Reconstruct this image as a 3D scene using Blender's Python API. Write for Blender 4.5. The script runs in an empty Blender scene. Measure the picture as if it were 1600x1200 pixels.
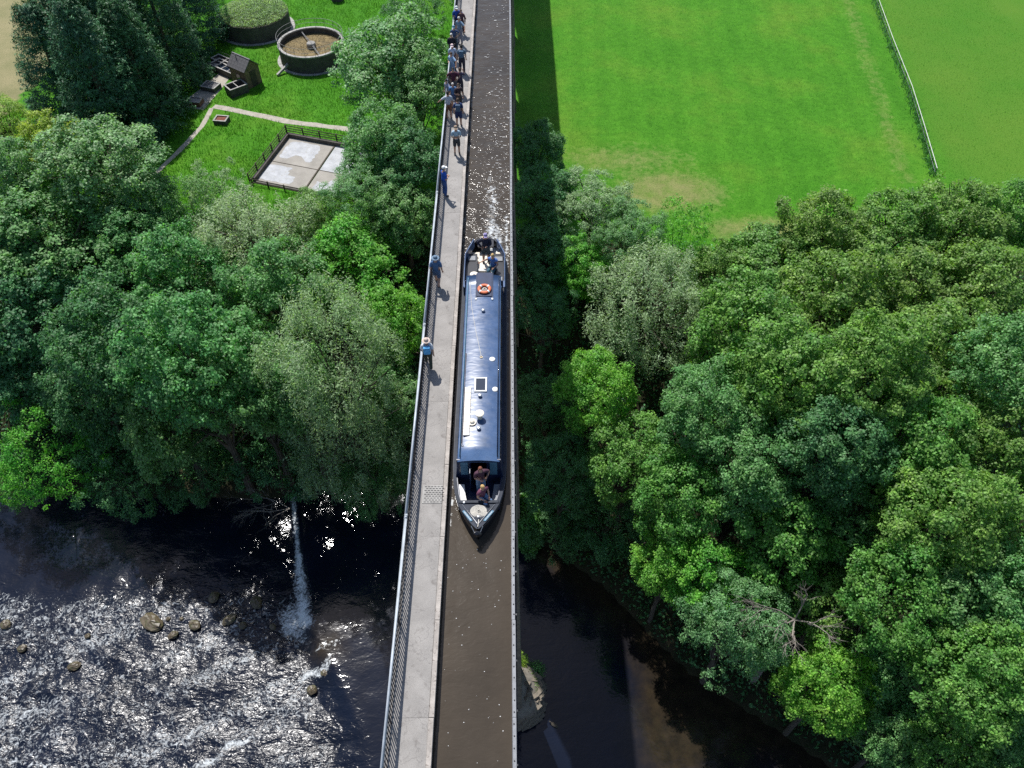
import bpy, bmesh, math, random
import numpy as np
from mathutils import Vector, Matrix, Euler

R = math.radians
random.seed(7)
rng = np.random.default_rng(7)
scene = bpy.context.scene
col = scene.collection

# ------------------------------------------------------------------ camera, sky, sun, exposure
CAM_Z, PITCH, YAW, FPX = 61.5, R(49.8), R(0.243), 1216.0       # river level is z = 0, the trough rim z = 36
cam_d = bpy.data.cameras.new('camera')
cam_d.sensor_width = 36.0
cam_d.lens = 36.0 * FPX / 1600.0
cam_d.clip_start, cam_d.clip_end = 0.5, 6000
cam = bpy.data.objects.new('camera', cam_d)
cam.location = (0, 0, CAM_Z)
cam.rotation_euler = (math.pi / 2 - PITCH, 0, -YAW)
col.objects.link(cam)
scene.camera = cam

SUN_DIR = Vector((-0.25, 0.57, 1.0)).normalized()               # towards the sun: ahead of the camera and a little left
SUN_EL = math.asin(SUN_DIR.z)
SUN_AZ = math.atan2(SUN_DIR.x, SUN_DIR.y)
world = bpy.data.worlds.new('World')
scene.world = world
world.use_nodes = True
wn = world.node_tree
sky = wn.nodes.new('ShaderNodeTexSky')
sky.sky_type = 'NISHITA'
sky.sun_disc = False
sky.sun_elevation = SUN_EL
sky.sun_rotation = SUN_AZ
sky.altitude = 100
wn.links.new(sky.outputs[0], wn.nodes['Background'].inputs[0])
wn.nodes['Background'].inputs[1].default_value = 0.115
sun_d = bpy.data.lights.new('sun', 'SUN')
sun_d.energy = 5.0
sun_d.angle = R(0.53)
sun_d.color = (1.0, 0.97, 0.93)
sun = bpy.data.objects.new('sun', sun_d)
sun.rotation_euler = SUN_DIR.to_track_quat('Z', 'Y').to_euler()
sun.location = (0, 0, 120)
col.objects.link(sun)
scene.view_settings.view_transform = 'Standard'
scene.view_settings.look = 'None'
scene.view_settings.exposure = 0.2
scene.view_settings.gamma = 1.0
scene.view_settings.use_curve_mapping = False
scene.cycles.max_bounces = 6
scene.cycles.diffuse_bounces = 3
scene.cycles.glossy_bounces = 3
scene.cycles.transmission_bounces = 3
scene.cycles.use_denoising = False
scene.cycles.denoiser = 'OPENIMAGEDENOISE'
scene.cycles.denoising_input_passes = 'RGB_ALBEDO_NORMAL'
scene.cycles.sample_clamp_indirect = 6


# ------------------------------------------------------------------ helpers
def at(px, py, z):
    """ground position (x, y) of a spot read off the survey photograph at the given height"""
    dx, dy = (px - 800) / FPX, (py - 600) / FPX
    d = [dx, math.cos(PITCH) - dy * math.sin(PITCH), -math.sin(PITCH) - dy * math.cos(PITCH)]
    c, s = math.cos(YAW), math.sin(YAW)
    d = [d[0] * c + d[1] * s, -d[0] * s + d[1] * c, d[2]]
    t = (z - CAM_Z) / d[2]
    return d[0] * t, d[1] * t


def ppm(py, z):
    return math.cos(PITCH) / (CAM_Z - z) * (py + 841)


def vnoise(x, y, seed=0):
    x = np.asarray(x, float); y = np.asarray(y, float)
    xi = np.floor(x).astype(np.int64); yi = np.floor(y).astype(np.int64)
    fx = x - xi; fy = y - yi
    fx = fx * fx * (3 - 2 * fx); fy = fy * fy * (3 - 2 * fy)

    def h(a, b):
        n = (a * 374761393 + b * 668265263 + seed * 974634777) & 0xffffffff
        n = ((n ^ (n >> 13)) * 1274126177) & 0xffffffff
        return ((n ^ (n >> 16)) & 0xffff) / 65535.0
    return (h(xi, yi) * (1 - fx) + h(xi + 1, yi) * fx) * (1 - fy) + (h(xi, yi + 1) * (1 - fx) + h(xi + 1, yi + 1) * fx) * fy


def fbm(x, y, seed=0, o=4):
    v, a, f = 0, 0.5, 1.0
    for k in range(o):
        v = v + a * vnoise(np.asarray(x) * f, np.asarray(y) * f, seed + k); a *= 0.5; f *= 2.03
    return v


def sstep(t):
    t = np.clip(t, 0, 1)
    return t * t * (3 - 2 * t)


class MB:
    """collects shapes for one mesh object"""
    def __init__(s):
        s.v = []; s.f = []

    def add(s, vs, fs):
        o = len(s.v)
        s.v += [tuple(v) for v in vs]
        s.f += [tuple(i + o for i in f) for f in fs]
        return s

    def box(s, c, d, rz=0, rx=0, ry=0, taper=1.0):
        m = Euler((rx, ry, rz)).to_matrix(); c = Vector(c)
        vs = []
        for z in (-.5, .5):
            k = 1.0 if z < 0 else taper
            for x, y in ((-.5, -.5), (.5, -.5), (.5, .5), (-.5, .5)):
                vs.append(c + m @ Vector((x * d[0] * k, y * d[1] * k, z * d[2])))
        return s.add(vs, [(3, 2, 1, 0), (4, 5, 6, 7), (0, 1, 5, 4), (1, 2, 6, 5), (2, 3, 7, 6), (3, 0, 4, 7)])

    def span(s, x0, x1, y0, y1, z0, z1):
        return s.box(((x0 + x1) / 2, (y0 + y1) / 2, (z0 + z1) / 2), (abs(x1 - x0), abs(y1 - y0), abs(z1 - z0)))

    def tube(s, pts, r, n=8, cap=True):
        pts = [Vector(p) for p in pts]
        rs = r if isinstance(r, (list, tuple)) else [r] * len(pts)
        vs, fs = [], []
        ref = None
        for i, p in enumerate(pts):
            d = (pts[min(i + 1, len(pts) - 1)] - pts[max(i - 1, 0)])
            if d.length < 1e-9: d = Vector((0, 0, 1))
            d.normalize()
            if ref is None:
                ref = Vector((0, 0, 1)) if abs(d.z) < .9 else Vector((1, 0, 0))
            a = d.cross(ref)
            if a.length < 1e-5: a = d.cross(Vector((0, 1, 0)))
            a.normalize(); b = d.cross(a); ref = b.cross(d)
            for k in range(n):
                t = 2 * math.pi * k / n
                vs.append(p + (a * math.cos(t) + b * math.sin(t)) * rs[i])
        for i in range(len(pts) - 1):
            for k in range(n):
                k2 = (k + 1) % n
                fs.append((i * n + k, i * n + k2, (i + 1) * n + k2, (i + 1) * n + k))
        if cap:
            fs.append(tuple(range(n - 1, -1, -1))); fs.append(tuple(range((len(pts) - 1) * n, len(pts) * n)))
        return s.add(vs, fs)

    def lathe(s, c, prof, n=20):
        """profile of (radius, z) turned about the vertical through c"""
        c = Vector(c); vs = []; fs = []
        for r, z in prof:
            for k in range(n):
                t = 2 * math.pi * k / n
                vs.append(c + Vector((r * math.cos(t), r * math.sin(t), z)))
        for i in range(len(prof) - 1):
            for k in range(n):
                k2 = (k + 1) % n
                fs.append((i * n + k, i * n + k2, (i + 1) * n + k2, (i + 1) * n + k))
        if prof[0][0] > 1e-4: fs.append(tuple(range(n - 1, -1, -1)))
        if prof[-1][0] > 1e-4: fs.append(tuple(range((len(prof) - 1) * n, len(prof) * n)))
        return s.add(vs, fs)

    def ring(s, c, Rr, r, n=32, m=10, zs=1.0):
        c = Vector(c); vs = []; fs = []
        for i in range(n):
            a = 2 * math.pi * i / n
            for j in range(m):
                b = 2 * math.pi * j / m
                q = Rr + r * math.cos(b)
                vs.append(c + Vector((q * math.cos(a), q * math.sin(a), r * zs * math.sin(b))))
        for i in range(n):
            for j in range(m):
                fs.append((i * m + j, ((i + 1) % n) * m + j, ((i + 1) % n) * m + (j + 1) % m, i * m + (j + 1) % m))
        return s.add(vs, fs)

    def blob(s, c, d, n=10, m=7, jit=0.0, rz=0, seed=0):
        q = random.Random(seed); c = Vector(c); vs = []; fs = []
        mt = Matrix.Rotation(rz, 3, 'Z')
        for i in range(m + 1):
            th = math.pi * i / m
            for k in range(n):
                ph = 2 * math.pi * k / n
                j = 1 + q.uniform(-jit, jit)
                vs.append(c + mt @ Vector((d[0] * math.sin(th) * math.cos(ph) * j, d[1] * math.sin(th) * math.sin(ph) * j, d[2] * math.cos(th) * j)))
        for i in range(m):
            for k in range(n):
                k2 = (k + 1) % n
                fs.append((i * n + k, (i + 1) * n + k, (i + 1) * n + k2, i * n + k2))
        return s.add(vs, fs)

    def mesh(s, name, origin=None, smooth=False):
        me = bpy.data.meshes.new(name)
        v = s.v if origin is None else [(a - origin[0], b - origin[1], c - origin[2]) for a, b, c in s.v]
        me.from_pydata(v, [], s.f)
        if smooth:
            me.polygons.foreach_set('use_smooth', [True] * len(me.polygons))
        me.update()
        return me

    def build(s, name, m, parent=None, smooth=False, local=False, bevel=0.0):
        o = None
        if parent is not None and not local:
            o = parent.get('_org')
            o = tuple(o) if o is not None else None
        me = s.mesh(name, o, smooth)
        ob = link(name, me, m, parent, bevel)
        if o is not None: ob['_org'] = list(o)
        return ob


def link(name, me, m, parent=None, bevel=0.0):
    ob = bpy.data.objects.new(name, me)
    if m is not None:
        if len(me.materials) == 0: me.materials.append(m)
        else:
            ob.material_slots[0].link = 'OBJECT'; ob.material_slots[0].material = m
    ob.parent = parent
    col.objects.link(ob)
    if bevel:
        b = ob.modifiers.new('bevel', 'BEVEL'); b.width = bevel; b.segments = 2; b.limit_method = 'ANGLE'
    return ob


def tag(o, label=None, cat=None, group=None, kind=None):
    if label: o['label'] = label
    if cat: o['category'] = cat
    if group: o['group'] = group
    if kind: o['kind'] = kind
    return o


ORG = {}


def empty(name, loc, rz=0, label=None, cat=None, group=None):
    e = bpy.data.objects.new(name, None)
    e.location = loc; e.rotation_euler = (0, 0, rz); e.empty_display_size = 0.2
    col.objects.link(e)
    e['_org'] = [float(q) for q in loc]
    tag(e, label, cat, group)
    return e


def new_mat(name):
    m = bpy.data.materials.new(name)
    m.use_nodes = True
    return m, m.node_tree.nodes, m.node_tree.links, m.node_tree.nodes['Principled BSDF']


def ramp(n, l, src, stops):
    r = n.new('ShaderNodeValToRGB')
    while len(r.color_ramp.elements) < len(stops): r.color_ramp.elements.new(0.5)
    for e, (p, c) in zip(r.color_ramp.elements, stops):
        e.position = p; e.color = (*c, 1) if len(c) == 3 else c
    l.new(src, r.inputs[0])
    return r.outputs[0]


def noise(n, l, vec, scale, detail=4, rough=.55, dist=0.0):
    t = n.new('ShaderNodeTexNoise')
    t.inputs['Scale'].default_value = scale; t.inputs['Detail'].default_value = detail
    t.inputs['Roughness'].default_value = rough; t.inputs['Distortion'].default_value = dist
    if vec is not None: l.new(vec, t.inputs['Vector'])
    return t.outputs['Fac']


def mixc(n, l, fac, a, b, mode='MIX'):
    m = n.new('ShaderNodeMix'); m.data_type = 'RGBA'; m.blend_type = mode
    for s, v in ((0, fac), (6, a), (7, b)):
        if isinstance(v, (int, float)): m.inputs[s].default_value = v
        elif isinstance(v, tuple): m.inputs[s].default_value = (*v, 1) if len(v) == 3 else v
        else: l.new(v, m.inputs[s])
    return m.outputs[2]


def math_(n, l, op, a, b=None, clamp=False):
    m = n.new('ShaderNodeMath'); m.operation = op; m.use_clamp = clamp
    for i, v in enumerate((a, b)):
        if v is None: continue
        if isinstance(v, (int, float)): m.inputs[i].default_value = v
        else: l.new(v, m.inputs[i])
    return m.outputs[0]


def pmat(name, c, rough=.6, metal=0.0, var=.25, scale=2.0, bump=.15, bscale=30.0, spec=.5, coat=0.0, stain=None, stain_at=.6):
    m, n, l, p = new_mat(name)
    tc = n.new('ShaderNodeTexCoord').outputs['Object']
    f = noise(n, l, tc, scale, 5, .6)
    lo = tuple(x * (1 - var) for x in c); hi = tuple(min(1, x * (1 + var)) for x in c)
    cc = ramp(n, l, f, [(.3, lo), (.7, hi)])
    if stain:
        f2 = noise(n, l, tc, scale * 2.7, 6, .65, .4)
        k = ramp(n, l, f2, [(stain_at - .04, (0, 0, 0)), (stain_at + .06, (1, 1, 1))])
        cc = mixc(n, l, k, cc, stain)
    l.new(cc, p.inputs['Base Color'])
    p.inputs['Roughness'].default_value = rough; p.inputs['Metallic'].default_value = metal
    p.inputs['Specular IOR Level'].default_value = spec; p.inputs['Coat Weight'].default_value = coat
    if bump:
        b = n.new('ShaderNodeBump'); b.inputs['Strength'].default_value = bump; b.inputs['Distance'].default_value = .02
        l.new(noise(n, l, tc, bscale, 4), b.inputs['Height']); l.new(b.outputs[0], p.inputs['Normal'])
    return m


M = {}
M['iron'] = pmat('cast_iron_dark', (.016, .022, .036), .5, var=.4, scale=1.5, bump=.3, bscale=12, stain=(.035, .03, .03), stain_at=.66)
M['rail'] = pmat('galvanised_rail', (.40, .44, .48), .4, 0.0, var=.3, scale=1.2, bump=.1, stain=(.12, .09, .07), stain_at=.7)
M['bar'] = pmat('dark_bar', (.018, .02, .028), .5, var=.3, bump=.1)
M['rim'] = pmat('grey_rim_paint', (.18, .19, .205), .55, var=.25, scale=3, bump=.3, bscale=25, stain=(.13, .11, .10), stain_at=.64)
M['hole'] = pmat('bolt_dark', (.02, .02, .022), .7, var=.2, bump=0)
M['kerb'] = pmat('weathered_kerb', (.33, .30, .27), .85, var=.3, scale=3, bump=.6, bscale=14, stain=(.16, .13, .11), stain_at=.6)
M['stone'] = pmat('sandstone', (.21, .18, .14), .9, var=.35, scale=1.3, bump=.6, bscale=9, stain=(.12, .11, .09), stain_at=.55)
M['mortar'] = pmat('mortar', (.20, .18, .15), .95, var=.3, bump=.3)
M['white'] = pmat('white_paint', (.62, .62, .60), .45, var=.08, scale=5, bump=.05)
M['cream'] = pmat('cream_paint', (.66, .60, .50), .5, var=.12, scale=6, bump=.1)
M['navy'] = pmat('navy_gloss', (.012, .022, .06), .28, var=.25, scale=3, bump=.04, coat=.4)
M['foredeck'] = pmat('dark_deck_paint', (.020, .026, .040), .62, var=.35, scale=4, bump=.3, bscale=30, spec=.3)
M['black'] = pmat('black_gloss', (.010, .011, .015), .3, var=.3, scale=4, bump=.05, coat=.3)
M['glass'] = pmat('dark_glass', (.02, .03, .05), .06, var=.1, bump=0, spec=.8)
M['orange'] = pmat('orange_vinyl', (.62, .14, .05), .5, var=.15, scale=9, bump=.1)
M['rope'] = pmat('pale_rope', (.55, .52, .46), .9, var=.2, scale=40, bump=.4, bscale=120)
M['steel'] = pmat('brushed_steel', (.45, .46, .48), .35, .7, var=.15, bump=.05)
M['brass'] = pmat('brass', (.45, .36, .22), .35, .6, var=.2, bump=.05)
M['palebl'] = pmat('pale_blue_paint', (.08, .19, .28), .7, var=.1, bump=.03)
M['concrete'] = pmat('old_concrete', (.27, .26, .24), .9, var=.3, scale=1.0, bump=.5, bscale=8, stain=(.12, .115, .10), stain_at=.6)
M['darkconc'] = pmat('weathered_concrete', (.078, .070, .062), .9, var=.4, scale=1.3, bump=.6, bscale=7, stain=(.12, .11, .09), stain_at=.62)
M['coping'] = pmat('pale_coping', (.32, .31, .29), .85, var=.3, scale=2, bump=.4, bscale=10)
M['slate'] = pmat('roof_slate', (.10, .098, .105), .7, var=.3, scale=2, bump=.5, bscale=9, stain=(.2, .19, .17), stain_at=.68)
M['brick'] = pmat('brown_brick', (.20, .135, .085), .9, var=.35, scale=3, bump=.6, bscale=14)
M['redbrick'] = pmat('red_brick', (.22, .10, .065), .9, var=.3, scale=3, bump=.5, bscale=12)
M['rust'] = pmat('rusty_fill', (.16, .05, .03), .9, var=.4, scale=4, bump=.6)
M['sludge'] = pmat('brown_filter_bed', (.17, .125, .05), .85, var=.4, scale=1.2, bump=.9, bscale=16, stain=(.08, .065, .04), stain_at=.62)
M['pipe'] = pmat('grey_pipe', (.2, .2, .2), .6, .2, var=.3, bump=.1)
M['timber'] = pmat('dark_timber', (.07, .055, .04), .85, var=.4, scale=3, bump=.5, bscale=10)
M['pathc'] = pmat('dusty_path', (.36, .33, .28), .95, var=.2, scale=1.5, bump=.5, bscale=10, stain=(.22, .2, .14), stain_at=.62)
M['pad'] = pmat('pale_slab', (.30, .28, .25), .9, var=.2, scale=.5, bump=.3, bscale=6)
M['padwhite'] = pmat('limewashed_slab', (.40, .41, .43), .85, var=.2, scale=1.2, bump=.4, bscale=10, stain=(.34, .33, .31), stain_at=.6)
M['barkk'] = pmat('bark', (.10, .085, .065), .95, var=.4, scale=3, bump=.8, bscale=8)
M['twig'] = pmat('bare_grey_twig', (.26, .23, .20), .9, var=.3, scale=3, bump=.3)
M['rock'] = pmat('river_rock', (.10, .078, .048), .45, var=.45, scale=1.5, bump=.7, bscale=6, stain=(.07, .07, .03), stain_at=.55)


def deck_material():
    m, n, l, p = new_mat('towpath_concrete')
    tc = n.new('ShaderNodeTexCoord').outputs['Object']
    oi = n.new('ShaderNodeObjectInfo').outputs['Random']
    base = ramp(n, l, noise(n, l, tc, .9, 6, .6), [(.3, (.225, .212, .197)), (.7, (.345, .326, .303))])
    base = mixc(n, l, math_(n, l, 'MULTIPLY', oi, .22), base, (.22, .21, .2))
    st = ramp(n, l, noise(n, l, tc, 2.3, 6, .65, .6), [(.56, (0, 0, 0)), (.66, (1, 1, 1))])
    base = mixc(n, l, math_(n, l, 'MULTIPLY', st, .75), base, (.17, .155, .142))
    wh = ramp(n, l, noise(n, l, tc, 5.5, 6, .7, .3), [(.66, (0, 0, 0)), (.72, (1, 1, 1))])
    base = mixc(n, l, math_(n, l, 'MULTIPLY', wh, .5), base, (.5, .48, .45))
    v = n.new('ShaderNodeTexVoronoi'); v.feature = 'DISTANCE_TO_EDGE'; v.inputs['Scale'].default_value = .8
    w = n.new('ShaderNodeVectorMath'); w.operation = 'ADD'
    nz = n.new('ShaderNodeTexNoise'); nz.inputs['Scale'].default_value = 3.0; nz.inputs['Detail'].default_value = 5
    l.new(tc, nz.inputs['Vector']); l.new(tc, w.inputs[0]); l.new(nz.outputs['Color'], w.inputs[1]); l.new(w.outputs[0], v.inputs['Vector'])
    cr = ramp(n, l, v.outputs['Distance'], [(.004, (1, 1, 1)), (.016, (0, 0, 0))])
    base = mixc(n, l, math_(n, l, 'MULTIPLY', cr, .45), base, (.13, .12, .115))
    sp = ramp(n, l, noise(n, l, tc, 70, 2), [(.35, (.8, .8, .8)), (.65, (1.15, 1.15, 1.15))])
    base = mixc(n, l, 1.0, base, sp, 'MULTIPLY')
    l.new(base, p.inputs['Base Color']); p.inputs['Roughness'].default_value = .9
    b = n.new('ShaderNodeBump'); b.inputs['Strength'].default_value = .5; b.inputs['Distance'].default_value = .012
    l.new(noise(n, l, tc, 40, 5), b.inputs['Height']); l.new(b.outputs[0], p.inputs['Normal'])
    return m


def roof_material():
    m, n, l, p = new_mat('blue_roof_paint')
    tc = n.new('ShaderNodeTexCoord').outputs['Object']
    base = ramp(n, l, noise(n, l, tc, 1.6, 6, .6), [(.3, (.034, .072, .155)), (.7, (.058, .108, .220))])
    sc = ramp(n, l, noise(n, l, tc, 9, 6, .7, .5), [(.60, (0, 0, 0)), (.72, (1, 1, 1))])
    base = mixc(n, l, math_(n, l, 'MULTIPLY', sc, .5), base, (.15, .22, .36))
    dt = ramp(n, l, noise(n, l, tc, 2.4, 7, .7, .8), [(.55, (0, 0, 0)), (.7, (1, 1, 1))])
    base = mixc(n, l, math_(n, l, 'MULTIPLY', dt, .35), base, (.06, .075, .10))
    l.new(base, p.inputs['Base Color'])
    rr = ramp(n, l, noise(n, l, tc, 5, 5, .6), [(.3, (.26, .26, .26)), (.7, (.42, .42, .42))])
    l.new(rr, p.inputs['Roughness'])
    mp = n.new('ShaderNodeMapping'); mp.inputs['Scale'].default_value = (.35, 1, 1); l.new(tc, mp.inputs['Vector'])
    b = n.new('ShaderNodeBump'); b.inputs['Strength'].default_value = .28; b.inputs['Distance'].default_value = .05
    l.new(noise(n, l, mp.outputs[0], 3.2, 2), b.inputs['Height']); l.new(b.outputs[0], p.inputs['Normal'])
    return m


def water_material(name, deep, rough, bump_scales, foam_attr=False, rough2=.25, foam_col=(.60, .64, .66)):
    m, n, l, p = new_mat(name)
    tc = n.new('ShaderNodeTexCoord').outputs['Object']
    base = ramp(n, l, noise(n, l, tc, .25, 5, .6), [(.3, tuple(x * .7 for x in deep)), (.7, tuple(x * 1.25 for x in deep))])
    nrm = None
    mpf = n.new('ShaderNodeMapping'); mpf.inputs['Rotation'].default_value = (0, 0, -.45); mpf.inputs['Scale'].default_value = (.68, 1.25, 1)
    l.new(tc, mpf.inputs['Vector'])
    at_ = n.new('ShaderNodeAttribute'); at_.attribute_name = 'rough_water'
    for sc, st, di, det in bump_scales:
        b = n.new('ShaderNodeBump'); b.inputs['Distance'].default_value = di
        if foam_attr:
            l.new(math_(n, l, 'MULTIPLY', at_.outputs['Fac'], st), b.inputs['Strength'])
        else:
            b.inputs['Strength'].default_value = st
        l.new(noise(n, l, mpf.outputs[0], sc, det, .6, .8), b.inputs['Height'])
        if nrm is not None: l.new(nrm, b.inputs['Normal'])
        nrm = b.outputs[0]
    l.new(nrm, p.inputs['Normal'])
    p.inputs['Roughness'].default_value = rough
    p.inputs['IOR'].default_value = 1.33
    fa = n.new('ShaderNodeAttribute'); fa.attribute_name = 'foam'
    f1 = noise(n, l, tc, 2.2, 8, .72, 1.8)
    k = math_(n, l, 'ADD', math_(n, l, 'MULTIPLY', f1, .9), math_(n, l, 'MULTIPLY', fa.outputs['Fac'], .5))
    k = ramp(n, l, k, [(.66, (0, 0, 0)), (.84, (1, 1, 1))])
    sh = n.new('ShaderNodeAttribute'); sh.attribute_name = 'shallow'
    s2 = math_(n, l, 'ADD', sh.outputs['Fac'], math_(n, l, 'MULTIPLY', math_(n, l, 'SUBTRACT', noise(n, l, tc, .6, 6, .65), .5), .45))
    bed = ramp(n, l, noise(n, l, tc, 1.1, 6, .65), [(.3, (.013, .011, .009)), (.7, (.034, .025, .015))])
    base = mixc(n, l, ramp(n, l, s2, [(.3, (0, 0, 0)), (.8, (1, 1, 1))]), base, bed)
    l.new(mixc(n, l, k, base, foam_col), p.inputs['Base Color'])
    rg = mixc(n, l, at_.outputs['Fac'], (rough,) * 3, (rough2,) * 3) if foam_attr else (rough,) * 3
    l.new(mixc(n, l, k, rg, (.7, .7, .7)), p.inputs['Roughness'])
    return m


def leaf_material(name, c, hue=.03, sheen=.5, trans=.45, light=1.8):
    m, n, l, p = new_mat(name)
    oi = n.new('ShaderNodeObjectInfo')
    ge = n.new('ShaderNodeNewGeometry')
    tc = n.new('ShaderNodeTexCoord').outputs['Object']
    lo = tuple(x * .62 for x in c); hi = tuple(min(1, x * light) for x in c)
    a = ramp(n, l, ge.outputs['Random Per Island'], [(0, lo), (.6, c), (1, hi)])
    cl = noise(n, l, tc, .55, 3, .6)
    hs = n.new('ShaderNodeHueSaturation')
    l.new(a, hs.inputs['Color'])
    hh = math_(n, l, 'ADD', math_(n, l, 'MULTIPLY', oi.outputs['Random'], hue), .5 - hue / 2)
    hh = math_(n, l, 'ADD', hh, math_(n, l, 'MULTIPLY', math_(n, l, 'SUBTRACT', .5, cl), .10))
    l.new(hh, hs.inputs['Hue'])
    l.new(math_(n, l, 'ADD', math_(n, l, 'MULTIPLY', cl, .9), .55), hs.inputs['Value'])
    lc = mixc(n, l, 1.0, hs.outputs[0], (1.75, 1.75, 1.75), 'MULTIPLY')
    l.new(lc, p.inputs['Base Color'])
    p.inputs['Roughness'].default_value = .56
    p.inputs['Specular IOR Level'].default_value = sheen
    tr = n.new('ShaderNodeBsdfTranslucent')
    tcol = mixc(n, l, 1.0, hs.outputs[0], (2.1, 2.4, 1.0), 'MULTIPLY')
    l.new(tcol, tr.inputs['Color'])
    mx = n.new('ShaderNodeMixShader'); mx.inputs[0].default_value = trans
    l.new(p.outputs[0], mx.inputs[1]); l.new(tr.outputs[0], mx.inputs[2])
    l.new(mx.outputs[0], n['Material Output'].inputs['Surface'])
    return m


M['deck'] = deck_material()
M['roofblue'] = roof_material()
M['canal'] = water_material('canal_water', (.056, .045, .033), .09, [(2.2, 1.0, .07, 2), (7, 1.0, .028, 2)], True, rough2=.16)
M['river'] = water_material('river_water', (.005, .008, .018), .07, [(1.1, 1.0, .13, 2), (3.0, 1.0, .064, 2)], True)
M['leaf_mid'] = leaf_material('leaves_mid_green', (.078, .178, .058))
M['leaf_warm'] = leaf_material('leaves_warm_green', (.082, .176, .034))
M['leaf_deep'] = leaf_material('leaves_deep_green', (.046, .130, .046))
M['leaf_blue'] = leaf_material('leaves_blue_green', (.100, .195, .078), sheen=.6)
M['leaf_bright'] = leaf_material('leaves_bright_green', (.088, .232, .032), trans=.5)
M['leaf_yellow'] = leaf_material('leaves_yellow_green', (.160, .230, .036), trans=.5)
M['leaf_olive'] = leaf_material('leaves_olive_green', (.092, .172, .036))
M['leaf_silver'] = leaf_material('leaves_silver_green', (.158, .228, .122), sheen=.5)
M['needle'] = leaf_material('conifer_needles', (.028, .084, .034), hue=.03, sheen=.4, trans=.15, light=2.0)
M['blade'] = leaf_material('grass_blades', (.042, .140, .010), hue=.05, sheen=.2, trans=.35, light=1.6)
M['ivy'] = leaf_material('ivy_leaves', (.06, .17, .045), sheen=.4)


# ------------------------------------------------------------------ the ground
YB = np.array([(-400, 42), (-60, 40), (-20, 39.5), (-8, 38.5), (0, 36), (8, 29.4), (11, 25.6), (14, 22.2), (20, 17.8), (26, 13.2), (40, 2), (90, -30), (400, -60)], float)
YT = np.array([(-400, 64), (-30, 63), (0, 60), (20, 57), (40, 58), (80, 50), (400, 40)], float)


def ground_z(x, y):
    x = np.asarray(x, float); y = np.asarray(y, float)
    yb = np.interp(x, YB[:, 0], YB[:, 1]); yt = np.interp(x, YT[:, 0], YT[:, 1])
    t = (y - yb) / (yt - yb)
    z = 13.4 * sstep(t * .5 + .5 * np.clip(t, 0, 1) ** 1.2) * (t > 0) + .6 * sstep((y - yb) / 1.5)
    z = np.where(t >= 1, 14.0, z)
    z = np.where(y < yb, -1.6 * sstep((yb - y) / 2.5), z)
    near = -46 - .2 * x
    z = np.where(y < near + 8, -1.6 + 12 * sstep((near + 8 - y) / 18), z)
    wood = sstep(t * 4) * sstep((1 - t) * 4)
    return z + wood * (fbm(x * .35, y * .35, 3) - .5) * 1.6


def axis(a, b, fine0, fine1, step, grow=1.25):
    xs = list(np.arange(fine0, fine1 + 1e-6, step))
    d = step; q = fine1
    while q < b:
        d *= grow; q += d; xs.append(min(q, b))
    d = step; q = fine0; pre = []
    while q > a:
        d *= grow; q -= d; pre.append(max(q, a))
    return np.array(pre[::-1] + xs)


def grid_mesh(name, xs, ys, zf, attrs=None, keep=None):
    X, Y = np.meshgrid(xs, ys)
    Z = zf(X, Y)
    nx, ny = len(xs), len(ys)
    v = np.stack([X.ravel(), Y.ravel(), Z.ravel()], 1)
    i = np.arange(nx * ny).reshape(ny, nx)
    f = np.stack([i[:-1, :-1].ravel(), i[:-1, 1:].ravel(), i[1:, 1:].ravel(), i[1:, :-1].ravel()], 1)
    if keep is not None:
        f = f[keep(v[f].mean(1))]
    me = bpy.data.meshes.new(name)
    me.from_pydata(v.tolist(), [], f.tolist())
    me.polygons.foreach_set('use_smooth', [True] * len(me.polygons))
    for k, fn in (attrs or {}).items():
        a = me.attributes.new(k, 'FLOAT', 'POINT')
        a.data.foreach_set('value', np.ascontiguousarray(fn(X, Y).ravel(), dtype=np.float32))
    me.update()
    return me


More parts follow.
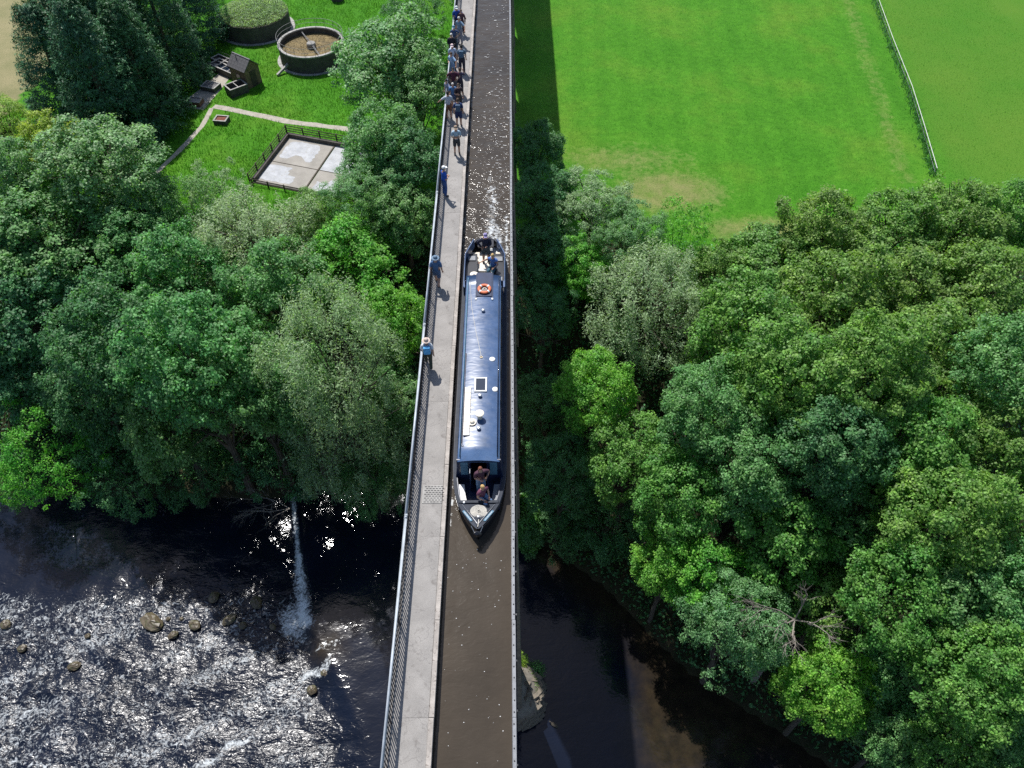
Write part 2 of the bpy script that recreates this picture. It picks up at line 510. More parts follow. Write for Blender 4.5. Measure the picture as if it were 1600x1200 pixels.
def ground_material():
    m, n, l, p = new_mat('meadow_and_wood_floor')
    tc = n.new('ShaderNodeTexCoord').outputs['Object']

    def A(k):
        a = n.new('ShaderNodeAttribute'); a.attribute_name = k
        return a.outputs['Fac']

    def edge(k, sc=.6, w=.07):
        s = math_(n, l, 'ADD', A(k), math_(n, l, 'MULTIPLY', math_(n, l, 'SUBTRACT', noise(n, l, tc, sc, 6, .65), .5), .9))
        return ramp(n, l, s, [(.5 - w, (0, 0, 0)), (.5 + w, (1, 1, 1))])
    floor = ramp(n, l, noise(n, l, tc, .8, 6), [(.3, (.020, .028, .012)), (.7, (.050, .042, .024))])
    g1 = ramp(n, l, noise(n, l, tc, .12, 4), [(.3, (.050, .200, .012)), (.5, (.062, .222, .015)), (.72, (.100, .232, .022))])
    g2 = ramp(n, l, noise(n, l, tc, 1.6, 8, .75), [(.25, (.58, .64, .56)), (.75, (1.32, 1.24, 1.2))])
    g3 = ramp(n, l, noise(n, l, tc, 7, 6, .8), [(.25, (.5, .56, .5)), (.75, (1.45, 1.36, 1.3))])
    wv = n.new('ShaderNodeTexWave'); wv.bands_direction = 'X'; wv.inputs['Scale'].default_value = .11; wv.inputs['Distortion'].default_value = .5; wv.inputs['Detail'].default_value = 1; wv.inputs['Detail Scale'].default_value = .4
    mpw = n.new('ShaderNodeMapping'); mpw.inputs['Rotation'].default_value = (0, 0, .06); l.new(tc, mpw.inputs['Vector']); l.new(mpw.outputs[0], wv.inputs['Vector'])
    mow = ramp(n, l, wv.outputs['Fac'], [(.2, (.95, .96, .95)), (.8, (1.04, 1.03, 1.04))])
    gr = mixc(n, l, 1.0, mixc(n, l, 1.0, mixc(n, l, 1.0, g1, mow, 'MULTIPLY'), g2, 'MULTIPLY'), g3, 'MULTIPLY')
    ol = mixc(n, l, 1.0, ramp(n, l, noise(n, l, tc, .1, 4), [(.3, (.058, .192, .015)), (.7, (.094, .205, .022))]), g3, 'MULTIPLY')
    gr = mixc(n, l, edge('olive', .25, .2), gr, ol)
    gr = mixc(n, l, math_(n, l, 'MULTIPLY', edge('dirt', 1.6, .22), .62), gr, mixc(n, l, 1.0, ramp(n, l, noise(n, l, tc, .7, 6, .7), [(.3, (.15, .19, .05)), (.6, (.30, .24, .13))]), g3, 'MULTIPLY'))
    tan = mixc(n, l, 1.0, ramp(n, l, noise(n, l, tc, .3, 6, .6), [(.3, (.20, .20, .10)), (.7, (.29, .26, .15))]), g3, 'MULTIPLY')
    gr = mixc(n, l, edge('tan', .3, .06), gr, tan)
    fl = ramp(n, l, noise(n, l, tc, 14, 2, .5), [(.73, (0, 0, 0)), (.76, (1, 1, 1))])
    fl2 = ramp(n, l, noise(n, l, tc, .22, 3), [(.5, (0, 0, 0)), (.65, (1, 1, 1))])
    gr = mixc(n, l, math_(n, l, 'MULTIPLY', math_(n, l, 'MULTIPLY', fl, fl2), .7), gr, (.5, .5, .3))
    l.new(mixc(n, l, edge('field', .5, .05), floor, gr), p.inputs['Base Color'])
    p.inputs['Roughness'].default_value = .95
    p.inputs['Specular IOR Level'].default_value = .15
    b = n.new('ShaderNodeBump'); b.inputs['Strength'].default_value = .9; b.inputs['Distance'].default_value = .10
    l.new(noise(n, l, tc, 7, 6, .7), b.inputs['Height']); l.new(b.outputs[0], p.inputs['Normal'])
    return m


M['ground'] = ground_material()


def a_field(X, Y):
    yt = np.interp(X, YT[:, 0], YT[:, 1])
    return np.clip((Y - yt + 3.0) / 4.0, 0, 1)


def a_dirt(X, Y):
    d1 = np.exp(-(((X - 16) / 6.0) ** 2 + ((Y - 65.5) / 3.8) ** 2))
    d2 = .8 * np.exp(-(((X - 25) / 9.0) ** 2 + ((Y - 59.5) / 2.2) ** 2))
    d3 = .55 * np.exp(-(((X - 12) / 10.0) ** 2 + ((Y - 71) / 4.0) ** 2))
    t = np.interp(Y, [69, 86, 98, 109], [44.0, 46.6, 48.2, 49.6]) - 3.2
    d4 = .42 * np.exp(-((X - t) / 1.6) ** 2) * (Y > 66)
    return np.clip(np.maximum.reduce([d1, d2, d3, d4]), 0, 1)


def a_olive(X, Y):
    t = np.interp(Y, [60, 86, 109, 160], [43.0, 46.6, 49.6, 56.0])
    return np.clip((X - t) / 6 + .45, 0, 1) * .8


def a_tan(X, Y):
    return np.clip((-56 - X + (Y - 90) * .1) / 4 + .5, 0, 1) * (Y > 60)


gx = axis(-2500, 2500, -80, 80, 1.0)
gy = axis(-1500, 3500, -10, 120, 1.0)
gme = grid_mesh('ground', gx, gy, ground_z, {'field': a_field, 'dirt': a_dirt, 'olive': a_olive, 'tan': a_tan})
tag(link('ground', gme, M['ground']), 'green meadow and mown field above the wooded river bank', kind='structure')

# ------------------------------------------------------------------ the river
WEIR = np.array([(8, -8.5), (12, -9.5), (18, -11.5), (22, -13.6), (25.7, -16.6), (38.5, -19.8), (46, -21)], float)


def weir_d(X, Y):
    return X - np.interp(Y, WEIR[:, 0], WEIR[:, 1])      # > 0 upstream


def rapid(X, Y):
    d = weir_d(X, Y)
    a = sstep((1.2 - d) / 3.0) * (1 - .80 * sstep((Y - 26.0 - 2.0 * np.sin(X * .23 + 1) - 5 * (fbm(X * .3, Y * .5, 91, 3) - .4)) / 5.5))
    return np.clip(a * (.50 + .95 * fbm((X * .89 + Y * .45) * .16 + 3, (-X * .45 + Y * .89) * .6 + 3, 61, 3)) + .10, .06, 1.1)


def river_z(X, Y):
    d = weir_d(X, Y)
    crisp = np.interp(Y, [10, 24, 27], [4.0, 2.0, .8])
    z = -.5 * sstep((-d + .3) / crisp)
    a = rapid(X, Y)
    w = (fbm(X * .55, Y * .75, 11, 3) - .45) * .40 + (fbm(X * 1.5 + Y * .4, Y * 1.7, 21, 2) - .4) * .13
    return z + a * w - .02


def river_foam(X, Y):
    d = weir_d(X, Y)
    line = np.exp(-((d + .3) / (.38 + .75 * sstep((34 - Y) / 8))) ** 2) * sstep((Y - 25.0) / 1.5) * (.62 + .25 * vnoise(Y * 1.2, X * .5, 3))
    toe = np.exp(-((d + 1.3) / 1.5) ** 2) * np.exp(-((Y - 26.5) / 2.6) ** 2) * .7
    s = 0
    for x, y, r, k in ((-15.6, 22.4, 1.2, .85), (-18.4, 21.6, 1.0, .65), (-20.6, 17.2, .9, .9), (-22.3, 15.9, .9, .8), (-21.6, 23.6, .8, .55), (-14.6, 24.6, 1.0, .6)):
        u = (X - x) * .8 + (Y - y) * .6; w_ = -(X - x) * .6 + (Y - y) * .8
        s = np.maximum(s, .8 * k * np.exp(-((u / (r * 1.9)) ** 2 + ((w_ + .25 * np.sin(u * 2.2)) / r * 2.0) ** 2)))
    fx, fy = X * .89 + Y * .45, -X * .45 + Y * .89
    tb = (.17 + .42 * fbm(fx * .16 + 5, fy * .75 + 5, 71, 3)) * sstep((-d - .5) / 3) * (1 - .85 * sstep((Y - 28.0) / 3.0))
    return np.clip(np.maximum.reduce([line, toe, s, tb]), 0, 1)


def river_shallow(X, Y):
    yb = np.interp(X, YB[:, 0], YB[:, 1])
    near = np.exp(-np.maximum(yb - Y, 0) / 4.0) * (X > 1) + .8 * np.exp(-(((X - 12) / 3.5) ** 2 + ((Y - 17) / 5) ** 2))
    return np.clip(near * 1.1 + .75 * np.exp(-(((X + 15) / 2.5) ** 2 + ((Y - 24.5) / 2.5) ** 2)), 0, 1)


rx = axis(-500, 500, -46, -4, .22, 1.2)
ry = axis(-160, 46, 11, 44, .22, 1.2)
rme = grid_mesh('river', rx, ry, river_z, {'foam': river_foam, 'rough_water': rapid, 'shallow': river_shallow}, keep=lambda c: c[:, 1] < np.interp(c[:, 0], YB[:, 0], YB[:, 1]) + 2.5)
tag(link('river', rme, M['river']), 'dark river breaking into glittering rapids below the aqueduct', kind='structure')

# ------------------------------------------------------------------ the aqueduct
ZD = 36.0                # deck and rim
ZW = 35.48               # canal water
Y0, Y1 = -24.0, 132.0
XR, XK, XL = 0.02, -2.42, -3.75     # inner right rim, towpath edge, railing
aq = empty('aqueduct', (-1.8, 20.2, 0.0), label='long narrow canal aqueduct with iron trough, railed towpath and stone piers', cat='aqueduct')

tr = MB()
tr.span(.035, .075, Y0, Y1, 34.2, 35.985)                      # right wall of the trough
tr.span(-3.62, -3.56, Y0, Y1, 34.2, 35.80)
tr.span(-3.62, .075, Y0, Y1, 34.1, 34.2)
tr.build('trough', M['iron'], aq)
fl = MB()
fl.span(.075, .22, Y0, Y1, 34.02, 34.14)
fl.span(-3.85, -3.62, Y0, Y1, 34.02, 34.14)
k = Y0
while k < Y1:
    fl.span(.075, .21, k, k + .06, 34.14, 35.93)
    fl.span(-3.80, -3.62, k, k + .06, 34.14, 35.78)
    k += 1.6
fl.build('trough_flange', M['iron'], aq).__setitem__('kind', 'stuff')
PL = 3.2
rng_seg = list(np.arange(4.6 - 3.2 * 9, 130, PL))
rim_mesh = MB().box((0, 0, 0), (.112, PL - .012, .05)).mesh('rim_plate')
for i, y in enumerate(rng_seg):
    o = link('rim_plate', rim_mesh, M['rim'], aq, bevel=0)
    o.location = Vector((.105 + random.uniform(-.012, .012), y + PL / 2, ZD - .01 + random.uniform(-.006, .006))) - aq.location
    o.rotation_euler = (0, 0, random.uniform(-.0035, .0035))
dots = MB()
y = 4.0
while y < 100:
    dots.lathe((.105 + random.uniform(-.012, .012), y, ZD + .014), [(.024, 0), (.024, .014), (0, .018)], 6)
    y += .36
dots.build('rim_bolt', M['hole'], aq).__setitem__('kind', 'stuff')
# deck of the towpath: slabs on brackets, a kerb of separate lengths along the water
slab_mesh = MB().box((0, 0, 0), (1.22, PL * 2 - .006, .12)).mesh('slab')
for i, y in enumerate(rng_seg[::2]):
    o = link('slab', slab_mesh, M['deck'], aq)
    o.location = Vector((-3.205, y + PL, ZD - .06 + random.uniform(-.004, .004))) - aq.location
for i, y in enumerate(rng_seg):
    h = random.uniform(.012, .026)
    o = MB().box((0, 0, 0), (.158, PL - random.uniform(.012, .03), .26)).build('kerb_stone', M['kerb'], aq, local=True)
    o.location = Vector((-2.505 + random.uniform(-.008, .008), y + PL / 2, ZD - .13 + h)) - aq.location
br = MB()
y = Y0
while y < Y1:
    br.span(-3.58, -2.6, y, y + .08, 35.6, 35.87)
    br.tube([(-2.62, y + .04, 35.75), (-2.62, y + .04, 34.2)], .04, 6)
    y += 1.6
br.build('towpath_bracket', M['iron'], aq).__setitem__('kind', 'stuff')
# railing
rl = empty('railing', (XL, 20.2, ZD)); rl.parent = aq; rl.location = Vector((XL, 20.2, ZD)) - aq.location
y = Y0
hm = MB().tube([(0, -4.79, 0), (0, 4.79, 0)], .055, 12).mesh('handrail', smooth=True)
cm = MB().tube([(0, -.09, 0), (0, .09, 0)], .066, 12).mesh('rail_joint', smooth=True)
while y < Y1:
    o = link('handrail', hm, M['rail'], rl); o.location = Vector((XL, y + 4.8, 37.10)) - Vector((XL, 20.2, ZD))
    o = link('rail_joint', cm, M['rail'], rl); o.location = Vector((XL, y, 37.10)) - Vector((XL, 20.2, ZD))
    y += 9.6
lr = MB().span(XL - .02, XL + .02, Y0, Y1, 36.07, 36.10).span(XL - .016, XL + .016, Y0, Y1, 37.03, 37.055)
lr.build('rail_bar', M['bar'], rl)
ed = MB().span(-3.86, -3.82, Y0, Y1, 35.84, 36.03); ed.span(-3.82, -3.64, Y0, Y1, 35.86, 35.985)
ed.build('deck_edge', M['iron'], aq)
bm_ = MB().box((0, 0, 0), (.034, .018, .98)).mesh('baluster')
for i in range(300):
    o = link('baluster', bm_, M['bar'], rl); o.location = (random.uniform(-.004, .004), 5.4 + i * .16 - 20.2, .56)
rest = MB()
for y in np.arange(5.4 + 300 * .16, Y1, .16):
    rest.box((0, y - 20.2, .56), (.034, .018, .98))
for y in np.arange(Y0, 5.35, .16):
    rest.box((0, y - 20.2, .56), (.034, .018, .98))
rest.build('far_balusters', M['bar'], rl, local=True).__setitem__('kind', 'stuff')
pm = MB().box((0, 0, .54), (.05, .05, 1.08)).mesh('rail_post')
for y in np.arange(-2.0, 112, 3.2):
    o = link('rail_post', pm, M['bar'], rl); o.location = (0, y - 20.2 + .03, 0)
# grille plate let into the towpath
gp = MB().span(-3.36, -2.60, 15.62, 16.42, ZD + .004, ZD + .018)
gpo = gp.build('access_plate', M['coping'], aq)
sl = MB()
for r_ in range(9):
    for c_ in range(6):
        sl.box((-3.30 + .05 + c_ * .122 + (.06 if r_ % 2 else 0), 15.68 + r_ * .085, ZD + .020), (.085, .028, .010))
sl.build('slot', M['hole'], gpo).__setitem__('kind', 'stuff')

# piers and arch ribs
SP, PY = 15.4, 20.2
pier_ys = [PY + SP * k for k in range(-2, 8)]


def pier_prof(zt):
    """half sizes (x, y) of a pier at height above its foot as a share of full height"""
    return 2.7 - .75 * zt, 1.55 - .42 * zt


block_meshes = []
for w_ in (1.05, 1.3, .85):
    b = MB().box((0, 0, 0), (w_, .34, .40), taper=.94); block_meshes.append((w_, b.mesh('stone')))
for py_ in pier_ys:
    gz = float(ground_z(-1.8, py_))
    base = max(gz - .4, -1.6)
    top = 33.0
    pr = MB(); vs = []; n_ = 10
    for i in range(n_ + 1):
        t = i / n_; z = base + (top - base) * t
        hx, hy = pier_prof(t * .9 + .1 * (base + 1.6) / 16)
        vs += [(-1.8 - hx, py_ - hy, z), (-1.8 + hx, py_ - hy, z), (-1.8 + hx, py_ + hy, z), (-1.8 - hx, py_ + hy, z)]
    fs = [(3, 2, 1, 0), tuple(4 * n_ + q for q in range(4))]
    for i in range(n_):
        for q in range(4):
            q2 = (q + 1) % 4
            fs.append((4 * i + q, 4 * i + q2, 4 * i + 4 + q2, 4 * i + 4 + q))
    pr.add(vs, fs)
    pr.span(-3.9, .3, py_ - 1.35, py_ + 1.35, 33.0, 33.5)
    po = pr.build('pier', M['stone'], aq)
    if abs(py_ - PY) < .1:
        # the foot that stands in the river: rounded cutwaters in courses of blocks
        for c_ in range(8):
            z = -1.4 + c_ * .42
            ex = 4.55 - .10 * c_ if c_ < 7 else 3.9
            ey = 2.55 - .06 * c_
            per = 0.0
            N = 26 - c_ // 2
            for q in range(N):
                a = 2 * math.pi * (q + .5 * (c_ % 2)) / N
                ca, sa = math.cos(a), math.sin(a)
                x = math.copysign(abs(ca) ** .75, ca) * ex; yv = math.copysign(abs(sa) ** .55, sa) * ey
                o = link('stone', block_meshes[(q * 7 + c_ * 3) % 3][1], M['stone'], po)
                o.location = Vector((-1.8 + x, py_ + yv, z)) - aq.location
                o.rotation_euler = (random.uniform(-.03, .03), random.uniform(-.03, .03), math.atan2(yv / ey ** 2, x / ex ** 2) + math.pi / 2)
                s_ = random.uniform(.94, 1.08); o.scale = (s_, random.uniform(.9, 1.15), 1)
        core = MB().lathe((0, 0, 0), [(1, -1.6), (.93, 1.6), (.78, 2.1), (.5, 3.0), (.4, 3.2)], 28)
        for q in range(70):
            a = random.uniform(0, 6.283); rr = random.uniform(.66, .97)
            o = link('rubble_stone', block_meshes[q % 3][1], M['stone'], po)
            o.location = Vector((-1.8 + math.cos(a) * rr * 4.25, py_ + math.sin(a) * rr * 2.3, 1.55 + (1 - rr) * 3.6)) - aq.location
            o.rotation_euler = (random.uniform(-.5, .5), random.uniform(-.5, .5), random.uniform(0, 3.1)); o.scale = (.55, 1.0, .6)
        core.v = [(math.copysign(abs(a) ** .8, a) * 4.3 - 0, math.copysign(abs(b) ** .6, b) * 2.4, c) for a, b, c in core.v]
        co = core.build('foot_core', M['mortar'], po, local=True); co.location = Vector((-1.8, py_, 0)) - aq.location
ribs = [-3.45, -2.35, -1.25, -.15]
for i in range(len(pier_ys) - 1):
    ya, yb_ = pier_ys[i] + 1.15, pier_ys[i + 1] - 1.15
    for rx_ in ribs:
        b = MB(); N = 14; vs = []; fs = []
        for q in range(N + 1):
            t = q / N; y = ya + (yb_ - ya) * t
            zl = 30.6 + 2.6 * math.sqrt(max(0, 1 - (2 * t - 1) ** 2 * .98))
            for x in (rx_ - .12, rx_ + .12):
                vs += [(x, y, zl), (x, y, 34.03)]
        for q in range(N):
            a = 4 * q
            fs += [(a, a + 4, a + 5, a + 1), (a + 2, a + 3, a + 7, a + 6), (a, a + 2, a + 6, a + 4), (a + 1, a + 5, a + 7, a + 3)]
        fs += [(0, 1, 3, 2), (4 * N, 4 * N + 2, 4 * N + 3, 4 * N + 1)]
        b.add(vs, fs).build('arch_rib', M['iron'], aq)


# canal water with the wash behind the boat
def canal_foam(X, Y):
    s = 0
    cx = -.95 + .35 * np.exp(-np.maximum(Y - 31, 0) / 6)
    w = .42 + .05 * np.clip(Y - 31, 0, 12)
    s = 1.05 * np.exp(-((X - cx + .1) / w) ** 2) * np.exp(-np.maximum(Y - 31, 0) / 6.0) * (Y > 30.0) * (.35 + .95 * fbm(X * 2.5, Y * 1.6, 51, 3))
    s2 = .40 * np.exp(-np.maximum(Y - 34, 0) / 12) * (Y > 33) * np.exp(-((X + .8) / .7) ** 2) * (vnoise(X * .8, Y * .5, 5))
    rs = .55 * np.exp(-((X + .14) / .13) ** 2) * ((Y > 17) & (Y < 34)) * sstep((Y - 17) / 8)
    ls = .42 * np.exp(-((X + 2.25) / .08) ** 2) * ((Y > 15) & (Y < 31))
    return np.clip(np.maximum.reduce([s, s2, rs, ls, .06 * np.ones_like(X)]), 0, 1)


def canal_rough(X, Y):
    return np.clip(.10 + .16 * (Y > 40) + .95 * np.exp(-np.maximum(Y - 31, 0) / 15) * (Y > 30.2), 0, 1)


def canal_z(X, Y):
    return ZW + canal_rough(X, Y) * (fbm(X * 2.2, Y * 2.2, 31, 3) - .45) * .10


cme = grid_mesh('canal_water', np.linspace(-3.56, .035, 40), axis(Y0, Y1, 28, 62, .12, 1.2), canal_z, {'foam': canal_foam, 'rough_water': canal_rough})
tag(link('canal_water', cme, M['canal']), 'brown canal water standing in the iron trough', kind='structure')
bub_glints = MB()  # foam bubbles, plus white slivers that paint sun sparkles into the wake
for _ in range(430):
    y = random.choice([random.uniform(5.5, 14) if random.random() < .4 else random.uniform(32, 60), random.uniform(32, 48), random.uniform(32, 70)])
    x = random.uniform(-2.3, -.05)
    if y > 31: x = min(-.05, max(-2.3, random.gauss(-.75, .5)))
    s_ = random.uniform(.008, .022) * (1.4 if y > 31 else 1)
    if y > 31 and random.random() < .5:
        bub_glints.box((x, y, ZW + .022), (s_ * random.uniform(3, 7), s_ * 1.3, .008), rz=random.uniform(-.5, .2))
    else:
        bub_glints.lathe((x, y, ZW + (.02 if y > 31 else .004)), [(s_, 0), (s_ * .8, .008), (0, .012)], 5)
bo = bub_glints.build('foam_glint_flecks', M['white'])
tag(bo, 'white flecks of foam and painted sun glints on the brown canal', 'foam', kind='stuff')

# ------------------------------------------------------------------ the narrowboat
BX = -1.20
boat = empty('narrowboat', (BX, 22.7, ZW), label='long navy and blue narrowboat gliding along the aqueduct canal', cat='boat')
ST = [(14.12, .03, .80), (14.3, .17, .78), (14.6, .36, .74), (15.0, .56, .68), (15.5, .76, .60), (16.0, .89, .53), (16.6, .98, .47), (17.4, 1.03, .43), (19, 1.04, .40),
      (23, 1.04, .39), (27, 1.04, .40), (29.4, 1.03, .42), (30.2, .97, .44), (30.8, .80, .46), (31.15, .55, .48), (31.32, .22, .49)]


def hull_shell(name, prof, m):
    b = MB(); vs = []; fs = []; n_ = len(prof)
    for sgn in (-1, 1):
        o = len(vs)
        for y, w, zg in ST:
            for kx, kz in prof:
                vs.append((BX + sgn * w * kx if kz < 5 else BX, y + (.35 * (1 - kx) if y < 15 else 0), ZW + (kz if kz <= 0 else zg * kz)))
        for i in range(len(ST) - 1):
            for j in range(n_ - 1):
                a = o + i * n_ + j
                f = (a, a + 1, a + n_ + 1, a + n_)
                fs.append(f if sgn > 0 else f[::-1])
    b.add(vs, fs)
    return b


h = hull_shell('hull', [(.72, -.6), (.92, 0.0), (.985, .62), (1.0, .70), (1.035, .72), (1.035, .84), (1.0, .86), (1.0, 1.0)], None)
h.build('hull', M['black'], boat, smooth=False)
gw = MB(); vs = []; fs = []
for sgn in (-1, 1):
    o = len(vs)
    for y, w, zg in ST:
        vs += [(BX + sgn * (w + .012), y, ZW + zg), (BX + sgn * (w + .012), y, ZW + zg + .03), (BX + sgn * max(w - .12, .0), y, ZW + zg + .03), (BX + sgn * max(w - .12, .0), y, ZW + zg - .02)]
    for i in range(len(ST) - 1):
        for j in range(4):
            j2 = (j + 1) % 4
            f = (o + 4 * i + j, o + 4 * i + j2, o + 4 * i + 4 + j2, o + 4 * i + 4 + j)
            fs.append(f if sgn < 0 else f[::-1])
gw.add(vs, fs).build('gunwale', M['foredeck'], boat)
CF, CB = 16.85, 27.2          # cabin front and back
ZR = ZW + 1.60                # roof edge
for sgn in (-1, 1):
    b = MB()
    x0, x1 = BX + sgn * .93, BX + sgn * .775
    b.add([(x0, CF, ZW + .42), (x0, CB, ZW + .42), (x1, CB, ZR), (x1, CF - .05, ZR), (x0 - sgn * .05, CF, ZW + .42), (x0 - sgn * .05, CB, ZW + .42), (x1 - sgn * .05, CB, ZR), (x1 - sgn * .05, CF - .05, ZR)],
          [(0, 1, 2, 3), (7, 6, 5, 4), (0, 3, 7, 4), (1, 5, 6, 2), (3, 2, 6, 7), (0, 4, 5, 1)])
    side = b.build('cabin_side', M['navy'], boat)
    for wy in np.arange(18.4, 26.4, 1.55):
        w = MB()
        for k in (0, 1):
            e = .05 if k == 0 else 0
        t0, t1 = .42, .84
        def pt(t, off): return x0 + (x1 - x0) * t + sgn * off, ZW + .42 + (ZR - ZW - .42) * t
        (ax, az), (bx_, bz) = pt(t0, .012), pt(t1, .012)
        w.add([(ax, wy, az), (ax, wy + .95, az), (bx_, wy + .95, bz), (bx_, wy, bz), (ax - sgn * .03, wy, az), (ax - sgn * .03, wy + .95, az), (bx_ - sgn * .03, wy + .95, bz), (bx_ - sgn * .03, wy, bz)],
              [(0, 1, 2, 3), (7, 6, 5, 4), (0, 3, 7, 4), (1, 5, 6, 2), (3, 2, 6, 7), (0, 4, 5, 1)])
        w.build('window', M['glass'], side)
# roof: cambered sheet with a lip
rf = MB(); vs = []; fs = []
prof = [(-.80, -.05), (-.80, 0.0)] + [(x, .10 * (1 - (x / .80) ** 2)) for x in np.linspace(-.76, .76, 11)] + [(.80, 0.0), (.80, -.05)]
ys = list(np.linspace(CF - .07, CB + .03, 16))
for y in ys:
    for x, z in prof: vs.append((BX + x, y, ZR + z))
n_ = len(prof)
for i in range(len(ys) - 1):
    for j in range(n_ - 1):
        a = i * n_ + j
        fs.append((a, a + n_, a + n_ + 1, a + 1)[::-1])
fs.append(tuple(range(n_))); fs.append(tuple(range((len(ys) - 1) * n_, len(ys) * n_))[::-1])
roof = rf.add(vs, fs).build('roof', M['roofblue'], boat, smooth=True)


def rz(x):
    return ZR + .10 * (1 - (x / .80) ** 2)


for sgn in (-1, 1):
    b = MB().tube([(BX + sgn * .715, CF + .1, ZR + .10), (BX + sgn * .715, CB - .2, ZR + .10)], .022, 8)
    hr = b.build('roof_handrail', M['palebl'] if sgn < 0 else M['navy'], boat, smooth=True)  # left rail is paler: sun glare put into its colour
    q = MB()
    for y in np.arange(CF + .2, CB, 1.1):
        q.box((BX + sgn * .715, y, ZR + .055), (.03, .05, .09))
    q.build('rail_foot', M['navy'], hr)


def roof_pt(px, py, dz=.08):
    x, y = at(px, py, ZR + dz)
    return x, y


for px, py in ((755, 487), (750, 620), (748, 671)):
    x, y = roof_pt(px, py)
    MB().lathe((x, y, rz(x - BX) - .01), [(.045, 0), (.045, .07), (.085, .075), (.08, .11), (.045, .135), (0, .14)], 16).build('mushroom_vent', M['steel'], boat, smooth=False)
for px, py in ((769, 561), (773.5, 607.5)):
    x, y = roof_pt(px, py)
    MB().lathe((x, y, rz(x - BX) - .015), [(.125, 0), (.125, .03), (.10, .045), (0, .05)], 20).build('deck_vent', M['white'], boat)
x, y = roof_pt(749.5, 648, .3)
ch = MB().lathe((x, y, rz(x - BX) - .02), [(.10, 0), (.10, .26), (.17, .27), (.175, .33), (.02, .36), (0, .36)], 22).build('chimney', M['cream'], boat)
# skylight hatch
x0, y0 = roof_pt(741, 613); x1, y1 = roof_pt(761, 591)
sk = MB(); zc = ZR + .075
for a, b_, c, d in ((x0, x1, y0, y0 + .06), (x0, x1, y1 - .06, y1), (x0, x0 + .06, y0 + .06, y1 - .06), (x1 - .06, x1, y0 + .06, y1 - .06)):
    sk.span(a, b_, c, d, zc, zc + .07)
sko = sk.build('skylight', M['white'], boat)
MB().span(x0 + .06, x1 - .06, y0 + .06, y1 - .06, zc, zc + .045).build('pane', M['glass'], sko)
# sliding hatch at the stern end of the roof
x0, y0 = roof_pt(744.5, 464); x1, y1 = roof_pt(769, 437)
sh = MB().span(x0, x1, y0, CB + .12, ZR + .09, ZR + .13).build('sliding_hatch', M['navy'], boat, bevel=.01)
for xx in (x0 - .02, x1 + .02):
    MB().span(xx - .025, xx + .025, y0 - .12, CB + .1, ZR + .065, ZR + .10).build('hatch_runner', M['navy'], boat)
    MB().span(xx - .04, xx + .04, y0 - .2, y0 - .1, ZR + .06, ZR + .12).build('hatch_stop', M['white'], boat)
# front bulkhead with an open doorway and two side lights
bh = MB()
bh.span(BX - .84, BX - .30, CF, CF + .05, ZW + .12, ZR + .02); bh.span(BX + .30, BX + .84, CF, CF + .05, ZW + .12, ZR + .02); bh.span(BX - .30, BX + .30, CF, CF + .05, ZR - .12, ZR + .06)
bho = bh.build('front_bulkhead', M['navy'], boat)
for sgn in (-1, 1):
    MB().span(BX + sgn * .42, BX + sgn * .70, CF - .02, CF - .002, ZW + .66, ZR - .12).build('side_light', M['palebl'], bho)
    d = MB().box((BX + sgn * .33, CF - .22, ZW + .78), (.03, .44, 1.2)).build('cabin_door', M['navy'], boat)
    MB().box((BX + sgn * .312, CF - .22, ZW + .95), (.008, .28, .5)).build('door_panel', M['palebl'], d)
MB().span(BX - .9, BX + .9, CB - .04, CB, ZW + .12, ZR - .25).span(BX - .75, BX - .3, CB - .04, CB, ZR - .25, ZR).span(BX + .3, BX + .75, CB - .04, CB, ZR - .25, ZR).build('rear_bulkhead', M['navy'], boat)
# bow well
MB().span(BX - .80, BX + .80, 15.6, CF + 2.0, ZW + .06, ZW + .11).build('well_floor', M['navy'], boat)
wl = MB()
for sgn in (-1, 1):
    for (ya, wa), (yb_, wb) in zip([(15.55, .66), (16.0, .77), (16.6, .86)], [(16.0, .77), (16.6, .86), (CF + .4, .91)]):
        xa, xb = BX + sgn * wa, BX + sgn * wb
        vs = [(xa, ya, ZW + .1), (xb, yb_, ZW + .1), (xb, yb_, ZW + .56), (xa, ya, ZW + .56)]
        wl.add(vs + [(a - sgn * .03, b_, c) for a, b_, c in vs], [(0, 1, 2, 3), (7, 6, 5, 4), (3, 2, 6, 7), (0, 4, 5, 1), (0, 3, 7, 4), (1, 5, 6, 2)])
wl.build('well_side', M['navy'], boat)
for sgn, m_ in ((-1, 'white'), (1, 'steel')):
    b = MB()
    xo = [BX + sgn * q for q in (.64, .76, .84)]; xi = [BX + sgn * q for q in (.42, .52, .58)]
    yy = (15.62, 16.05, 16.55)
    vs = []
    for k in range(3):
        vs += [(xi[k], yy[k], ZW + .40), (xo[k], yy[k], ZW + .40), (xi[k], yy[k], ZW + .36), (xo[k], yy[k], ZW + .36)]
    fs = []
    for k in range(2):
        a = 4 * k
        q = [(a, a + 1, a + 5, a + 4), (a + 2, a + 6, a + 7, a + 3), (a, a + 4, a + 6, a + 2), (a + 1, a + 3, a + 7, a + 5)]
        fs += q
    fs += [(0, 2, 3, 1), (8, 9, 11, 10)]
    b.add(vs, fs).build('bench_seat', M['white'] if sgn < 0 else M['rim'], boat)
    MB().add([(BX + sgn * .42, 15.62, ZW + .1), (BX + sgn * .58, 16.55, ZW + .1), (BX + sgn * .58, 16.55, ZW + .36), (BX + sgn * .42, 15.62, ZW + .36)], [(0, 1, 2, 3)]).build('bench_front', M['navy'], boat)
